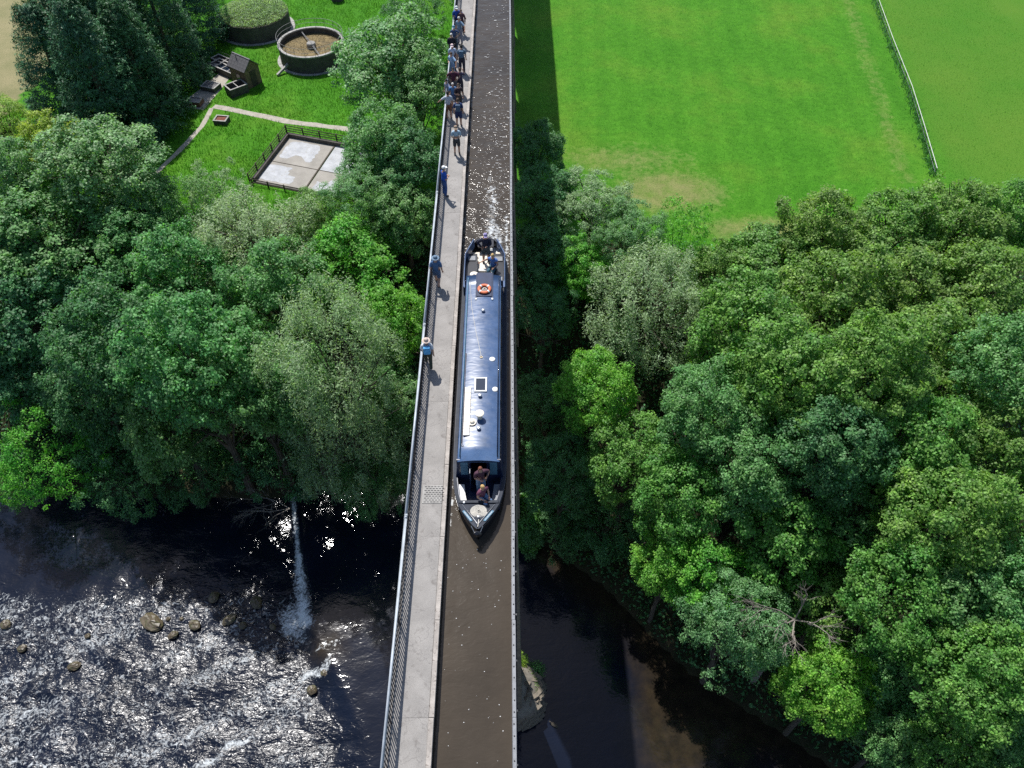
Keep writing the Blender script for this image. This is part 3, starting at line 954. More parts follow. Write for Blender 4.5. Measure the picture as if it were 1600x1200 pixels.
# fore deck
fd = MB(); zc = .66
ol = [(15.56, .74, .60), (15.2, .60, .64), (14.8, .41, .69), (14.5, .25, .73), (14.32, .10, .77)]
vs = []; fs = []
for y, w, z in ol:
    vs += [(BX - w, y, ZW + z), (BX + w, y, ZW + z), (BX - w, y, ZW + z - .05), (BX + w, y, ZW + z - .05)]
for i in range(len(ol) - 1):
    a = 4 * i
    fs += [(a + 4, a + 5, a + 1, a), (a + 2, a + 3, a + 7, a + 6), (a, a + 2, a + 6, a + 4), (a + 1, a + 5, a + 7, a + 3)]
fs += [(0, 1, 3, 2), (16, 18, 19, 17)]
fdo = fd.add(vs, fs).build('fore_deck', M['foredeck'], boat)
MB().span(BX - .76, BX + .76, 15.56, 15.68, ZW + .55, ZW + .66).build('deck_coaming', M['foredeck'], boat, bevel=.01)
MB().tube([(BX - .02, 14.42, ZW + .77), (BX - .62, 15.50, ZW + .635)], .012, 6).build('deck_bead', M['steel'], fdo)
MB().tube([(BX + .02, 14.42, ZW + .77), (BX + .62, 15.50, ZW + .635)], .012, 6).build('deck_bead', M['steel'], fdo)
for sgn in (-1, 1):
    p0 = Vector((BX + sgn * .56, 15.10, ZW + .735)); p1 = Vector((BX + sgn * .23, 14.52, ZW + .80))
    d = (p1 - p0); L = d.length; ang = math.atan2(d.y, d.x)
    b = MB(); c = (p0 + p1) / 2
    vs = []; N = 8
    t = d.normalized(); nn = Vector((0, 0, 1)).cross(t).normalized(); up = t.cross(nn)
    outl = []
    for k in range(N + 1):
        a = math.pi / 2 + math.pi * k / N; outl.append((-L / 2 + .05 + .05 * math.cos(a), .05 * math.sin(a)))
    for k in range(N + 1):
        a = -math.pi / 2 + math.pi * k / N; outl.append((L / 2 - .05 + .05 * math.cos(a), .05 * math.sin(a)))
    for hgt in (0, .012):
        for u, v in outl: vs.append(c + t * u + nn * v + up * hgt * (1 if up.z > 0 else -1))
    n_ = len(outl)
    b.add(vs, [tuple(range(n_ - 1, -1, -1)), tuple(range(n_, 2 * n_))] + [(i, (i + 1) % n_, n_ + (i + 1) % n_, n_ + i) for i in range(n_)])
    plate = b.build('name_plate', M['palebl'], boat)
    q = MB()
    u = -L / 2 + .09
    while u < L / 2 - .08:                           # lettering too small to read: rows of pale strokes
        w_ = random.uniform(.008, .018)
        cc = c + t * u + up * (.016 if up.z > 0 else -.016)
        q.box(tuple(cc), (w_, random.uniform(.03, .045), .004), rz=ang)
        u += w_ + random.uniform(.014, .026)
    q.build('lettering', M['white'], plate).__setitem__('kind', 'stuff')
# coil of rope on the fore deck, with its end led to the stem
rp = empty('rope_coil', (BX + .02, 15.12, ZW + .655), label='flat round coil of pale rope on the bow deck', cat='rope')
b = MB(); pts = []
for k in range(220):
    a = k * .2; r_ = .03 + .0043 * k / 2 * .62
    pts.append((BX + .02 + r_ * math.cos(a), 15.12 + r_ * math.sin(a), ZW + .672 + (.02 if k < 40 else 0)))
b.tube(pts, .022, 5)
b.tube([(BX + .02, 14.84, ZW + .70), (BX + .03, 14.62, ZW + .74), (BX + .02, 14.40, ZW + .80), (BX + .0, 14.22, ZW + .82)], .017, 6)
b.build('coil', M['rope'], rp)
# bow fender
bf = empty('bow_fender', (BX - .02, 14.0, ZW + .55), label='dark knotted rope fender hung on the stem of the boat', cat='fender')
b = MB().blob((BX - .02, 14.02, ZW + .60), (.17, .13, .16), 14, 10, .06, seed=3)
b.build('pad', M['black'], bf)
MB().tube([(BX - .13, 14.06, ZW + .68), (BX - .24, 14.28, ZW + .80)], .014, 6).tube([(BX + .1, 14.06, ZW + .68), (BX + .19, 14.28, ZW + .80)], .014, 6).build('fender_chain', M['steel'], bf)
for px, py, m_ in ((725, 785.5, 'white'), (760, 785, 'orange')):
    x, y = at(px, py, ZW + .62)
    MB().lathe((x, y, ZW + .60), [(.05, 0), (.05, .05), (.035, .07), (0, .07)], 14).build('deck_fitting', M[m_], boat)
MB().lathe((BX + .02, 14.75, ZW + .68), [(.035, 0), (.035, .1), (.05, .11), (.05, .14), (0, .15)], 12).build('bow_stud', M['steel'], boat)
# stern well
MB().span(BX - .98, BX + .98, CB, 30.7, ZW + .04, ZW + .09).build('stern_floor', M['cream'], boat)
for sgn in (-1, 1):
    vs = [(BX + sgn * .40, CB + .0, 0), (BX + sgn * .40, 30.1, 0), (BX + sgn * .86, 30.1, 0), (BX + sgn * .93, 29.2, 0), (BX + sgn * .93, CB, 0)]
    b = MB().add([(a, c, ZW + .08) for a, c, _ in vs] + [(a, c, ZW + .50) for a, c, _ in vs], [tuple(range(5)), tuple(range(5, 10)), *[(i, (i + 1) % 5, 5 + (i + 1) % 5, 5 + i) for i in range(5)]])
    lk = b.build('locker', M['black'], boat)
    for yc in ((28.0, 29.55) if sgn < 0 else (28.0, 29.5)):
        MB().span(BX + sgn * .48, BX + sgn * .86, yc, yc + .34, ZW + .505, ZW + .55).build('seat_pad', M['rim'], boat, bevel=.015)
    cb = MB().span(BX + sgn * .95, BX + sgn * .99, CB, 29.6, ZW + .42, ZW + .95).build('well_coaming', M['roofblue'], boat, bevel=.01)
    MB().add([(BX + sgn * .99, 29.6, ZW + .42), (BX + sgn * .60, 30.75, ZW + .42), (BX + sgn * .60, 30.75, ZW + .92), (BX + sgn * .99, 29.6, ZW + .95), (BX + sgn * .95, 29.58, ZW + .42), (BX + sgn * .56, 30.72, ZW + .42), (BX + sgn * .56, 30.72, ZW + .92), (BX + sgn * .95, 29.58, ZW + .95)],
             [(0, 1, 2, 3), (7, 6, 5, 4), (3, 2, 6, 7), (1, 5, 6, 2), (0, 3, 7, 4)]).build('taff_rail', M['roofblue'], boat)
MB().span(BX - .95, BX - .42, CB - .02, CB + .42, ZW + .90, ZW + .94).span(BX + .42, BX + .95, CB - .02, CB + .42, ZW + .90, ZW + .94).build('quarter_shelf', M['roofblue'], boat)
x, y = at(740.5, 428.5, ZW + .95)
MB().lathe((x, y, ZW + .94), [(.19, 0), (.19, .02), (.06, .028), (.05, .05), (0, .05)], 22).build('filler_plate', M['cream'], boat)
MB().span(BX - .36, BX - .33, CB, CB + .9, ZW + .5, ZW + 1.05).span(BX + .33, BX + .36, CB, CB + .9, ZW + .5, ZW + 1.05).build('hatch_door', M['cream'], boat)
MB().span(BX - .34, BX + .34, 29.15, 29.3, ZW + .09, ZW + .22).build('floor_step', M['white'], boat)
MB().tube([(BX + .0, 31.2, ZW + .3), (BX, 31.2, ZW + 1.0), (BX - .05, 30.9, ZW + 1.12), (BX - .22, 30.3, ZW + 1.08)], .024, 8).build('tiller', M['brass'], boat, smooth=True)
MB().span(BX - .4, BX + .4, 30.65, 31.2, ZW + .42, ZW + .50).build('counter_deck', M['black'], boat)
# things lying on the roof
lb = empty('life_ring', (*roof_pt(756.8, 451, .2), ZR + .135), label='orange life ring lying on the sliding hatch', cat='life ring')
lx, ly, lz = lb.location
MB().ring((lx, ly, ZR + .19), .245, .075, 32, 10, .75).build('ring', M['orange'], lb, smooth=True)
b = MB()
for k in range(4):
    a = math.pi / 4 + k * math.pi / 2
    c = Vector((lx + .245 * math.cos(a), ly + .245 * math.sin(a), ZR + .19))
    rad = Vector((math.cos(a), math.sin(a), 0)); tan = Vector((-math.sin(a), math.cos(a), 0)); vs = []
    for tt in (-.035, .035):
        for q in range(10):
            bb = 2 * math.pi * q / 10
            vs.append(c + tan * tt + rad * .079 * math.cos(bb) + Vector((0, 0, .06 * math.sin(bb))))
    b.add(vs, [(q, (q + 1) % 10, 10 + (q + 1) % 10, 10 + q) for q in range(10)])
b.build('band', M['white'], lb)
MB().ring((lx, ly, ZR + .155), .10, .022, 20, 6).ring((lx + .02, ly, ZR + .18), .06, .02, 16, 6).build('line', M['rope'], lb)
p0 = roof_pt(733, 606); p1 = roof_pt(727, 681)
pk = empty('gangplank', (p0[0] - .0, (p0[1] + p1[1]) / 2, ZR + .09), label='long pale gangplank lying along the cabin roof', cat='plank')
px_ = BX - .50
MB().span(px_ - .12, px_ + .12, p1[1], p0[1], ZR + .085, ZR + .13).build('board', M['cream'], pk, bevel=.006)
for q in np.linspace(p1[1] + .3, p0[1] - .3, 6):
    MB().span(px_ - .11, px_ + .11, q, q + .03, ZR + .13, ZR + .142).build('cleat', M['cream'], pk)
x, y = roof_pt(737.5, 659, .15)
hat = empty('sun_hat', (x, y, ZR + .13), label='cream round hat left on the roof plank', cat='hat')
MB().lathe((x, y, ZR + .135), [(.17, .0), (.175, .012), (.10, .02), (.095, .075), (.06, .10), (0, .105)], 18).build('crown_and_brim', M['cream'], hat)
p0 = (BX - .645, 22.3, ZR + .05); p1 = (BX - .655, 17.6, ZR + .05)
bhk = empty('boat_hook', p1, label='long dark boat hook laid beside the gangplank', cat='boat hook')
MB().tube([p0, p1], .018, 6).build('shaft', M['timber'], bhk)
MB().tube([(p1[0], p1[1], p1[2]), (p1[0], p1[1] - .12, p1[2]), (p1[0] + .05, p1[1] - .15, p1[2]), (p1[0] + .07, p1[1] - .09, p1[2])], .014, 6).build('hook', M['black'], bhk)
q0 = roof_pt(734.5, 440); q1 = roof_pt(737, 480); q2 = roof_pt(744, 520); q3 = roof_pt(752, 557.5)
ml = empty('mooring_line', (q3[0], q3[1], ZR + .09), label='thin white mooring line stretched across the blue roof', cat='rope')
pts = [(q0[0], q0[1], rz(q0[0] - BX) + .015), (q1[0], q1[1], rz(q1[0] - BX) + .013), (q2[0], q2[1], rz(q2[0] - BX) + .012), (q3[0], q3[1], rz(q3[0] - BX) + .012)]
MB().tube(pts, .011, 5).build('line', M['rope'], ml)
MB().ring((q3[0], q3[1] - .05, rz(q3[0] - BX) + .02), .05, .014, 14, 6).build('eye', M['brass'], ml)

# the fore deck is short: draw everything ahead of the well in towards it
for root in (boat, rp, bf):
    oy = root['_org'][1]
    stack = list(root.children)
    while stack:
        ob = stack.pop(); stack += list(ob.children)
        for v_ in ob.data.vertices:
            wy_ = v_.co.y + oy
            if wy_ < 15.56: v_.co.y = 15.56 - (15.56 - wy_) * .84 - oy

# ------------------------------------------------------------------ people
CLOTH = {}


def cloth(c, rough=.85):
    k = tuple(round(x, 3) for x in c)
    if k not in CLOTH: CLOTH[k] = pmat('cloth_%d' % len(CLOTH), c, rough, var=.18, scale=7, bump=.35, bscale=40)
    return CLOTH[k]


SKIN = pmat('skin', (.50, .29, .20), .55, var=.10, scale=9, bump=.05)
EYE = pmat('eye_dark', (.02, .016, .014), .3, var=.1, bump=0)
HAIRC = {'white': (.62, .60, .57), 'grey': (.34, .33, .33), 'brown': (.085, .05, .03), 'dark': (.022, .017, .014), 'blond': (.50, .33, .13), 'red': (.20, .065, .035), 'bluegrey': (.20, .24, .29)}


def skeleton(pose, side_arm):
    """joints and radii of a figure 1.75 m tall facing +y; z = 0 is where the soles (or the seat's floor) are"""
    J = {}
    sit = pose == 'sit'
    dz = -.42 if sit else 0.0
    lean = {'lean': .16, 'sit': .05}.get(pose, 0.02)

    def up(z): return Vector((0, lean * max(0, (z - .95)) / .6, z + dz))
    J['pelvis'] = (up(.95), (.150, .115)); J['waist'] = (up(1.10), (.135, .105)); J['chest'] = (up(1.30), (.165, .120))
    J['collar'] = (up(1.44), (.105, .085)); J['neck'] = (up(1.52), (.056, .060)); J['skull'] = (up(1.60), (.060, .065))
    for s, n in ((-1, 'l'), (1, 'r')):
        c = up(1.41)
        sh = c + Vector((s * .195, 0, 0))
        J['sh' + n] = (sh, (.068, .068))
        mode = side_arm[0 if s < 0 else 1]
        if mode == 'down': el, wr = sh + Vector((s * .06, -.03, -.28)), sh + Vector((s * .07, .06, -.53))
        elif mode == 'swing': el, wr = sh + Vector((s * .06, -.14, -.25)), sh + Vector((s * .07, -.12, -.50))
        elif mode == 'hip': el, wr = sh + Vector((s * .20, -.06, -.20)), sh + Vector((s * .02, .10, -.36))
        elif mode == 'front': el, wr = sh + Vector((s * .05, .02, -.28)), sh + Vector((-s * .12, .20, -.25))
        elif mode == 'rail': el, wr = sh + Vector((s * .24, .04, -.16)), sh + Vector((s * .34, .18, -.32))
        elif mode == 'up': el, wr = sh + Vector((s * .08, .20, -.16)), sh + Vector((-s * .04, .22, .10))
        elif mode == 'out': el, wr = sh + Vector((s * .22, .06, -.14)), sh + Vector((s * .38, .22, -.18))
        elif mode == 'lap': el, wr = sh + Vector((s * .07, .02, -.27)), sh + Vector((-s * .06, .24, -.33))
        J['el' + n] = (el, (.046, .046)); J['wr' + n] = (wr, (.032, .030))
        hip = Vector((s * .095, up(.93).y, .90 + dz))
        J['hp' + n] = (hip, (.100, .105))
        if sit: kn, an = Vector((s * .12, .42, .50)), Vector((s * .12, .44, .09))
        elif pose == 'walk':
            kn, an = (Vector((s * .10, .20, .50)), Vector((s * .10, .26, .09))) if s < 0 else (Vector((s * .10, .00, .47)), Vector((s * .10, -.30, .16)))
        else: kn, an = Vector((s * .115, .025, .49)), Vector((s * .125, -.02, .085))
        J['kn' + n] = (kn, (.066, .068)); J['an' + n] = (an, (.043, .046))
        J['to' + n] = (an + Vector((s * .015, .17, -.045)), (.040, .036))
    return J


BONES = [('pelvis', 'waist'), ('waist', 'chest'), ('chest', 'collar'), ('collar', 'neck'), ('neck', 'skull')]
for n in 'lr':
    BONES += [('collar', 'sh' + n), ('sh' + n, 'el' + n), ('el' + n, 'wr' + n), ('pelvis', 'hp' + n), ('hp' + n, 'kn' + n), ('kn' + n, 'an' + n), ('an' + n, 'to' + n)]


def seg_t(p, a, b):
    d = b - a; t = max(0, min(1, (p - a).dot(d) / d.length_squared))
    return (p - (a + d * t)).length, t


BAGS = []


def person(loc, face, label, shirt, legs, hair='brown', hat=None, pose='stand', arms=('down', 'down'), height=1.74, long_legs=True, sleeves=.75, long_hair=False, bag=None, shoe=(.05, .05, .055), girth=1.0, brim=.05):
    J = skeleton(pose, arms)
    names = list(J)
    me = bpy.data.meshes.new('tmp')
    bm = bmesh.new(); sk = bm.verts.layers.skin.verify()
    vv = {}
    for q in names:
        v = bm.verts.new(J[q][0]); v[sk].radius = tuple(r * girth for r in J[q][1]); v[sk].use_root = q == 'pelvis'; vv[q] = v
    for a, b in BONES: bm.edges.new((vv[a], vv[b]))
    bm.to_mesh(me); bm.free()
    ob = bpy.data.objects.new('tmp', me); col.objects.link(ob)
    ob.modifiers.new('skin', 'SKIN').use_smooth_shade = True
    s_ = ob.modifiers.new('sub', 'SUBSURF'); s_.levels = 1; s_.render_levels = 1
    dg = bpy.context.evaluated_depsgraph_get()
    ev = bpy.data.meshes.new_from_object(ob.evaluated_get(dg))
    bpy.data.objects.remove(ob); bpy.data.meshes.remove(me)
    ev.calc_loop_triangles()
    co = [v.co.copy() for v in ev.vertices]; no = [v.normal.copy() for v in ev.vertices]
    polys = [tuple(p.vertices) for p in ev.polygons]
    lab = []
    for p in polys:
        c = sum((co[i] for i in p), Vector()) / len(p)
        best = min(((seg_t(c, J[a][0], J[b][0]), (a, b)) for a, b in BONES), key=lambda t: t[0][0])
        lab.append((best[1], best[0][1]))
    bpy.data.meshes.remove(ev)
    mb = MB(); mb.add(co, polys)
    # head with nose, ears and chin
    hc = J['skull'][0] + Vector((0, .018, .065))
    n_, m_ = 16, 12; vs = []; fs = []
    for i in range(m_ + 1):
        th = math.pi * i / m_
        for k in range(n_):
            ph = 2 * math.pi * k / n_
            x, y, z = math.sin(th) * math.cos(ph), math.sin(th) * math.sin(ph), math.cos(th)
            w = 1.0 if z > -.1 else 1 + (z + .1) * .38
            v = Vector((x * .077 * w, y * .098 * (w * .5 + .5), z * .118))
            if y > .75 and -.35 < z < .12: v.y += .022 * (1 - abs(x) * 3) if abs(x) < .33 else 0
            if y > .5 and z < -.62: v.y += .014
            if y > .6 and .02 < z < .3 and .2 < abs(x) < .6: v.y -= .008
            vs.append(hc + v)
    for i in range(m_):
        for k in range(n_):
            k2 = (k + 1) % n_
            fs.append((i * n_ + k, (i + 1) * n_ + k, (i + 1) * n_ + k2, i * n_ + k2))
    mb.add(vs, fs)
    for s in (-1, 1):
        mb.blob(hc + Vector((s * .080, -.005, -.005)), (.012, .022, .032), 8, 5)
    # hands: a palm, four fingers of unequal length and a thumb from the side of the palm
    for s, n in ((-1, 'l'), (1, 'r')):
        e, w = J['el' + n][0], J['wr' + n][0]
        d = (w - e).normalized(); sd = d.cross(Vector((0, 0, 1)))
        if sd.length < .2: sd = Vector((0, 1, 0))
        sd = (sd - d * sd.dot(d)).normalized(); nn = d.cross(sd)
        pc = w + d * .045
        mb.tube([w - d * .01, w + d * .03, w + d * .085], [.026, .034, .030], 8)
        for k, L in enumerate((.062, .075, .071, .055)):
            b0 = w + d * .078 + sd * (.027 - .018 * k)
            mb.tube([b0, b0 + d * L * .5 + nn * .006, b0 + d * L * .85 + nn * .026], [.0095, .009, .007], 5)
        b0 = w + d * .03 + sd * .03
        mb.tube([b0, b0 + sd * .03 + d * .03, b0 + sd * .035 + d * .06 + nn * .012], [.012, .011, .008], 5)
    k = height / 1.75
    root = empty('person', loc, face, label, 'person')
    root.scale = (k, k, k)
    for o_ in ('_org',): del root[o_]
    body = mb.build('body', SKIN, root, smooth=True, local=True)
    eb = MB()
    for s in (-1, 1): eb.blob(hc + Vector((s * .031, .088, .012)), (.011, .008, .008), 6, 4)
    eb.build('eyes', EYE, body, local=True)

    def garment(name, test, off, m):
        used = [i for i, (p, lb_) in enumerate(zip(polys, lab)) if test(*lb_)]
        if not used: return None
        idx = sorted({q for i in used for q in polys[i]}); mp = {q: j for j, q in enumerate(idx)}
        g = MB(); g.add([co[q] + no[q] * off for q in idx], [tuple(mp[q] for q in polys[i]) for i in used])
        return g.build(name, m, root, smooth=True, local=True)
    torso = {('pelvis', 'waist'), ('waist', 'chest'), ('chest', 'collar'), ('collar', 'shl'), ('collar', 'shr')}
    garment('shirt', lambda b, t: b in torso or (b in (('shl', 'ell'), ('shr', 'elr')) and (t < sleeves or sleeves >= 1)) or (sleeves > 1 and b in (('ell', 'wrl'), ('elr', 'wrr')) and t < .95) or (b == ('collar', 'neck') and t < .3), .016, cloth(shirt))
    ll = 1.0 if long_legs else .0
    garment('trousers' if long_legs else 'shorts', lambda b, t: b in (('pelvis', 'hpl'), ('pelvis', 'hpr')) or (b == ('pelvis', 'waist') and t < .45) or (b in (('hpl', 'knl'), ('hpr', 'knr')) and (t < .82 or long_legs)) or (long_legs and b in (('knl', 'anl'), ('knr', 'anr')) and t < .93), .021, cloth(legs))
    for n in 'lr':
        garment('shoe', lambda b, t: b == ('an' + n, 'to' + n) or (b == ('kn' + n, 'an' + n) and t > .93), .010, cloth(shoe))
    # hair: a cap over crown and back of the head, longer where the figure wears it long
    hb = MB(); vs = []; fs = []; n2, m2 = 18, 9
    for i in range(m2 + 1):
        for q in range(n2):
            ph = 2 * math.pi * q / n2
            back = .5 - .5 * math.sin(ph)
            lim = math.pi * (.34 + (.34 if not long_hair else .36) * back)
            th = lim * i / m2
            x, y, z = math.sin(th) * math.cos(ph), math.sin(th) * math.sin(ph), math.cos(th)
            j = 1 + .05 * math.sin(q * 5.1 + i * 2.3)
            v = Vector((x * .086, y * .106, z * .128)) * j
            if long_hair and i > 6: v += Vector((0, -.02 * (i - 6), -.085 * (i - 6))) * back
            vs.append(hc + v)
    for i in range(m2):
        for q in range(n2):
            q2 = (q + 1) % n2
            fs.append((i * n2 + q, (i + 1) * n2 + q, (i + 1) * n2 + q2, i * n2 + q2))
    hb.add(vs, fs).build('hair', cloth(HAIRC[hair], .7), root, smooth=True, local=True)
    if hat:
        b = MB().lathe(hc + Vector((0, -.004, .028)), [(.100, 0), (.103, .03), (.09, .085), (.05, .112), (0, .118)], 16)
        hc_, kind_ = hat
        ho = b.build('cap' if kind_ == 'cap' else 'sun_hat', cloth(hc_, .8), root, smooth=True, local=True)
        if kind_ == 'cap':
            MB().box(hc + Vector((0, .135, .035)), (.15, .11, .012), rx=-.15).build('peak', cloth(hc_, .8), ho, local=True, bevel=.004)
        else:
            MB().lathe(hc + Vector((0, 0, .018)), [(.095, .008), (.185, -.008), (.185, 0), (.095, .018)], 20).build('brim', cloth(hc_, .8), ho, local=True)
    if bag:
        cb = J['chest'][0]
        b = MB().box(cb + Vector((0, -.22, .0)), (.30, .17, .42))
        bo_ = b.build('backpack', cloth(bag), root, local=True, bevel=.05)
        q = MB()
        for s in (-1, 1): q.tube([cb + Vector((s * .10, -.15, .14)), cb + Vector((s * .11, -.02, .205)), cb + Vector((s * .12, .14, .10)), cb + Vector((s * .12, .13, -.10))], .016, 5)
        q.build('strap', cloth(tuple(x * .6 for x in bag)), bo_, local=True)['kind'] = 'stuff'
    return root


def on_path(px, py):
    x, y = at(px, py, ZD)
    return x, y, ZD + .001


TOC, AWAY, TORAIL, TOWATER = math.pi, 0.0, R(90), R(-90)
PEOPLE = [
    (on_path(670.5, 573), AWAY + .1, 'walker in straw sun hat with sky blue backpack and olive trousers', dict(shirt=(.62, .64, .66), legs=(.06, .07, .045), hat=((.52, .42, .36), 'sun'), bag=(.10, .38, .70), pose='walk', arms=('down', 'swing'), height=1.70)),
    (on_path(684, 446), AWAY - .1, 'man with blue-grey bucket hat, slate blue shirt and shorts striding along the railing', dict(shirt=(.06, .13, .26), legs=(.07, .12, .22), hat=((.13, .20, .28), 'sun'), hair='bluegrey', pose='walk', long_legs=False, arms=('swing', 'down'), girth=1.12, height=1.76)),
    (on_path(695.5, 306), TOWATER + .5, 'man in bright blue polo, blue trousers and white cap with folded arms', dict(shirt=(.015, .085, .42), legs=(.035, .09, .26), hat=((.75, .75, .74), 'cap'), arms=('front', 'front'), height=1.80)),
    (on_path(714.5, 241), TOC + .1, 'man in pale blue tee and dark shorts standing alone in mid path', dict(shirt=(.34, .46, .56), legs=(.045, .045, .05), hair='brown', hat=((.30, .22, .16), 'cap'), long_legs=False, arms=('front', 'front'), height=1.78)),
    (on_path(717.5, 197), AWAY, 'person in navy top and knee-length navy shorts with a small rucksack', dict(shirt=(.02, .045, .14), legs=(.015, .03, .10), hair='brown', long_legs=False, bag=(.06, .10, .16), arms=('down', 'down'), girth=1.15, height=1.74)),
    (on_path(702, 186), AWAY + .2, 'person in light grey tee and rust shorts next to the navy walker', dict(shirt=(.42, .46, .52), legs=(.17, .08, .05), hair='dark', long_legs=False, arms=('rail', 'down'), girth=1.1, height=1.74)),
    (on_path(718, 172), TOC + .3, 'person in dark red-black top walking behind the navy walker', dict(shirt=(.035, .022, .03), legs=(.06, .05, .05), hair='brown', arms=('down', 'front'), height=1.72)),
    (on_path(709.5, 168), TOC, 'white-haired person in mid blue top in front of the maroon tee man', dict(shirt=(.09, .22, .44), legs=(.10, .15, .30), hair='white', arms=('down', 'down'), long_legs=False, height=1.60)),
    (on_path(700.5, 163), TORAIL + .7, 'person in lilac grey top leaning at the rail with dark hair', dict(shirt=(.25, .27, .36), legs=(.16, .05, .09), hair='dark', arms=('rail', 'down'), height=1.62)),
    (on_path(710, 149), TOC, 'man in maroon tee with hands on hips', dict(shirt=(.075, .016, .035), legs=(.10, .10, .12), hair='dark', arms=('hip', 'hip'), girth=1.12, height=1.80)),
    (on_path(720, 147), AWAY - .2, 'person in plum top beside the maroon tee man', dict(shirt=(.06, .05, .09), legs=(.03, .03, .05), hair='brown', arms=('down', 'up'), height=1.68)),
    (on_path(707.5, 122), TORAIL + .9, 'woman in pale blue shirt and blue trousers holding the rail', dict(shirt=(.30, .44, .62), legs=(.22, .33, .52), hair='brown', arms=('rail', 'front'), height=1.70)),
    (on_path(722.5, 113), AWAY, 'walker with large slate blue backpack in the middle of the crowd', dict(shirt=(.14, .20, .26), legs=(.03, .03, .05), hair='dark', bag=(.07, .13, .20), arms=('down', 'down'), girth=1.1, height=1.78)),
    (on_path(708.5, 109), TOC + .1, 'person in white and blue shirt with pink cap', dict(shirt=(.46, .54, .68), legs=(.12, .06, .07), hat=((.68, .52, .52), 'cap'), arms=('down', 'down'), height=1.68)),
    (on_path(707.5, 94), TOC, 'broad man in long-sleeved black sweater at the rail', dict(shirt=(.012, .012, .022), legs=(.03, .02, .03), hair='white', arms=('down', 'front'), girth=1.18, sleeves=1.2, height=1.78)),
    (on_path(711, 79), TOC, 'person in dark blue gilet with teal cap and bare arms', dict(shirt=(.05, .08, .17), legs=(.03, .08, .12), hat=((.08, .20, .30), 'cap'), arms=('hip', 'down'), height=1.66)),
    (on_path(719.5, 69), TORAIL + 1.0, 'tall white-haired man in steel blue shirt and grey trousers', dict(shirt=(.17, .26, .36), legs=(.26, .25, .30), hair='white', arms=('rail', 'down'), height=1.84)),
    (on_path(715, 51), TOC + .2, 'man in royal blue tee and white cap, farthest along the path', dict(shirt=(.02, .07, .34), legs=(.04, .03, .08), hat=((.66, .70, .68), 'cap'), arms=('rail', 'down'), girth=1.12, height=1.78)),
    (on_path(722, 53), TOC - .1, 'person in brown-plum jacket half hidden beside the royal blue tee', dict(shirt=(.10, .045, .055), legs=(.06, .03, .04), hair='brown', arms=('down', 'front'), sleeves=1.2, height=1.66)),
]
for loc, face, label, kw in PEOPLE:
    p = person(loc, face, label, **kw); p['group'] = 'people walking along the towpath'
# aboard
ZF = ZW + .09
sx, sy = at(759, 366, ZF + 1.72)
p = person((sx - .02, sy - .05, ZF), TOC + .05, 'steerer in navy sweater and lilac cap standing at the tiller', (.012, .014, .035), (.05, .065, .07), hat=((.26, .22, .42), 'cap'), arms=('front', 'hip'), sleeves=1.2, long_legs=False, girth=1.12, height=1.78); p['group'] = 'people aboard the narrowboat'
sx, sy = at(771, 395, ZF + 1.30)
p = person((sx - .02, sy - .08, ZF + .02), TOC - .35, 'fair-haired passenger in blue vest sitting in the stern well', (.07, .16, .42), (.05, .12, .16), hair='blond', pose='sit', arms=('lap', 'out'), sleeves=.2, height=1.72); p['group'] = 'people aboard the narrowboat'
sx, sy = at(750, 733, ZW + .11 + 1.6)
p = person((sx, sy + .05, ZW + .112), TOC + .35, 'woman with long auburn hair and plum top standing in the bow doorway', (.075, .03, .05), (.20, .30, .42), hair='red', long_hair=True, arms=('hip', 'front'), height=1.66, girth=1.05); p['group'] = 'people aboard the narrowboat'
sx, sy = at(751.5, 757, ZW + .11 + 1.25)
p = person((sx + .02, sy - .02, ZW + .112), TOC + .7, 'blond passenger in pink and black top sitting in the bow well', (.16, .05, .09), (.16, .26, .42), hair='blond', pose='sit', arms=('lap', 'lap'), sleeves=.45, height=1.66); p['group'] = 'people aboard the narrowboat'

# ------------------------------------------------------------------ the water works in the meadow
ZG = 14.0


def drum(name, c, r, h, label, inner, m_in, wall=.22):
    e = empty(name, (c[0], c[1], ZG), label=label, cat='tank')
    N = 48
    b = MB()
    vs = []; fs = []
    prof = [(r, -.3), (r, h - .16), (r - wall, h - .16), (r - wall, 0)]
    for rr, z in prof:
        for k in range(N):
            a = 2 * math.pi * k / N; vs.append((c[0] + rr * math.cos(a), c[1] + rr * math.sin(a), ZG + z))
    for i in range(3):
        for k in range(N): fs.append((i * N + k, i * N + (k + 1) % N, (i + 1) * N + (k + 1) % N, (i + 1) * N + k))
    b.add(vs, fs).build('wall', M['darkconc'], e, smooth=False)
    return e


cl_c = (-24.1, 93.0); cl_r, cl_h = 3.95, 2.1
e = drum('filter_tank', cl_c, cl_r, cl_h, 'open round filter tank with railing and rotating arm', 1.4, None)


def annulus(name, c, r0, r1, z0, z1, N, m, parent, seg=None):
    seg = seg or N; per = N // seg
    for s in range(seg):
        b = MB(); vs = []; fs = []
        for k in range(per + 1):
            a = 2 * math.pi * (s * per + k) / N + (.004 if k == 0 else -.004 if k == per else 0)
            for rr, z in ((r0, z0), (r1, z0), (r1, z1), (r0, z1)): vs.append((c[0] + rr * math.cos(a), c[1] + rr * math.sin(a), z))
        for k in range(per):
            for j in range(4):
                fs.append((4 * k + j, 4 * k + (j + 1) % 4, 4 * k + 4 + (j + 1) % 4, 4 * k + 4 + j))
        fs += [(3, 2, 1, 0), tuple(4 * per + j for j in range(4))]
        b.add(vs, fs).build(name, m, parent)


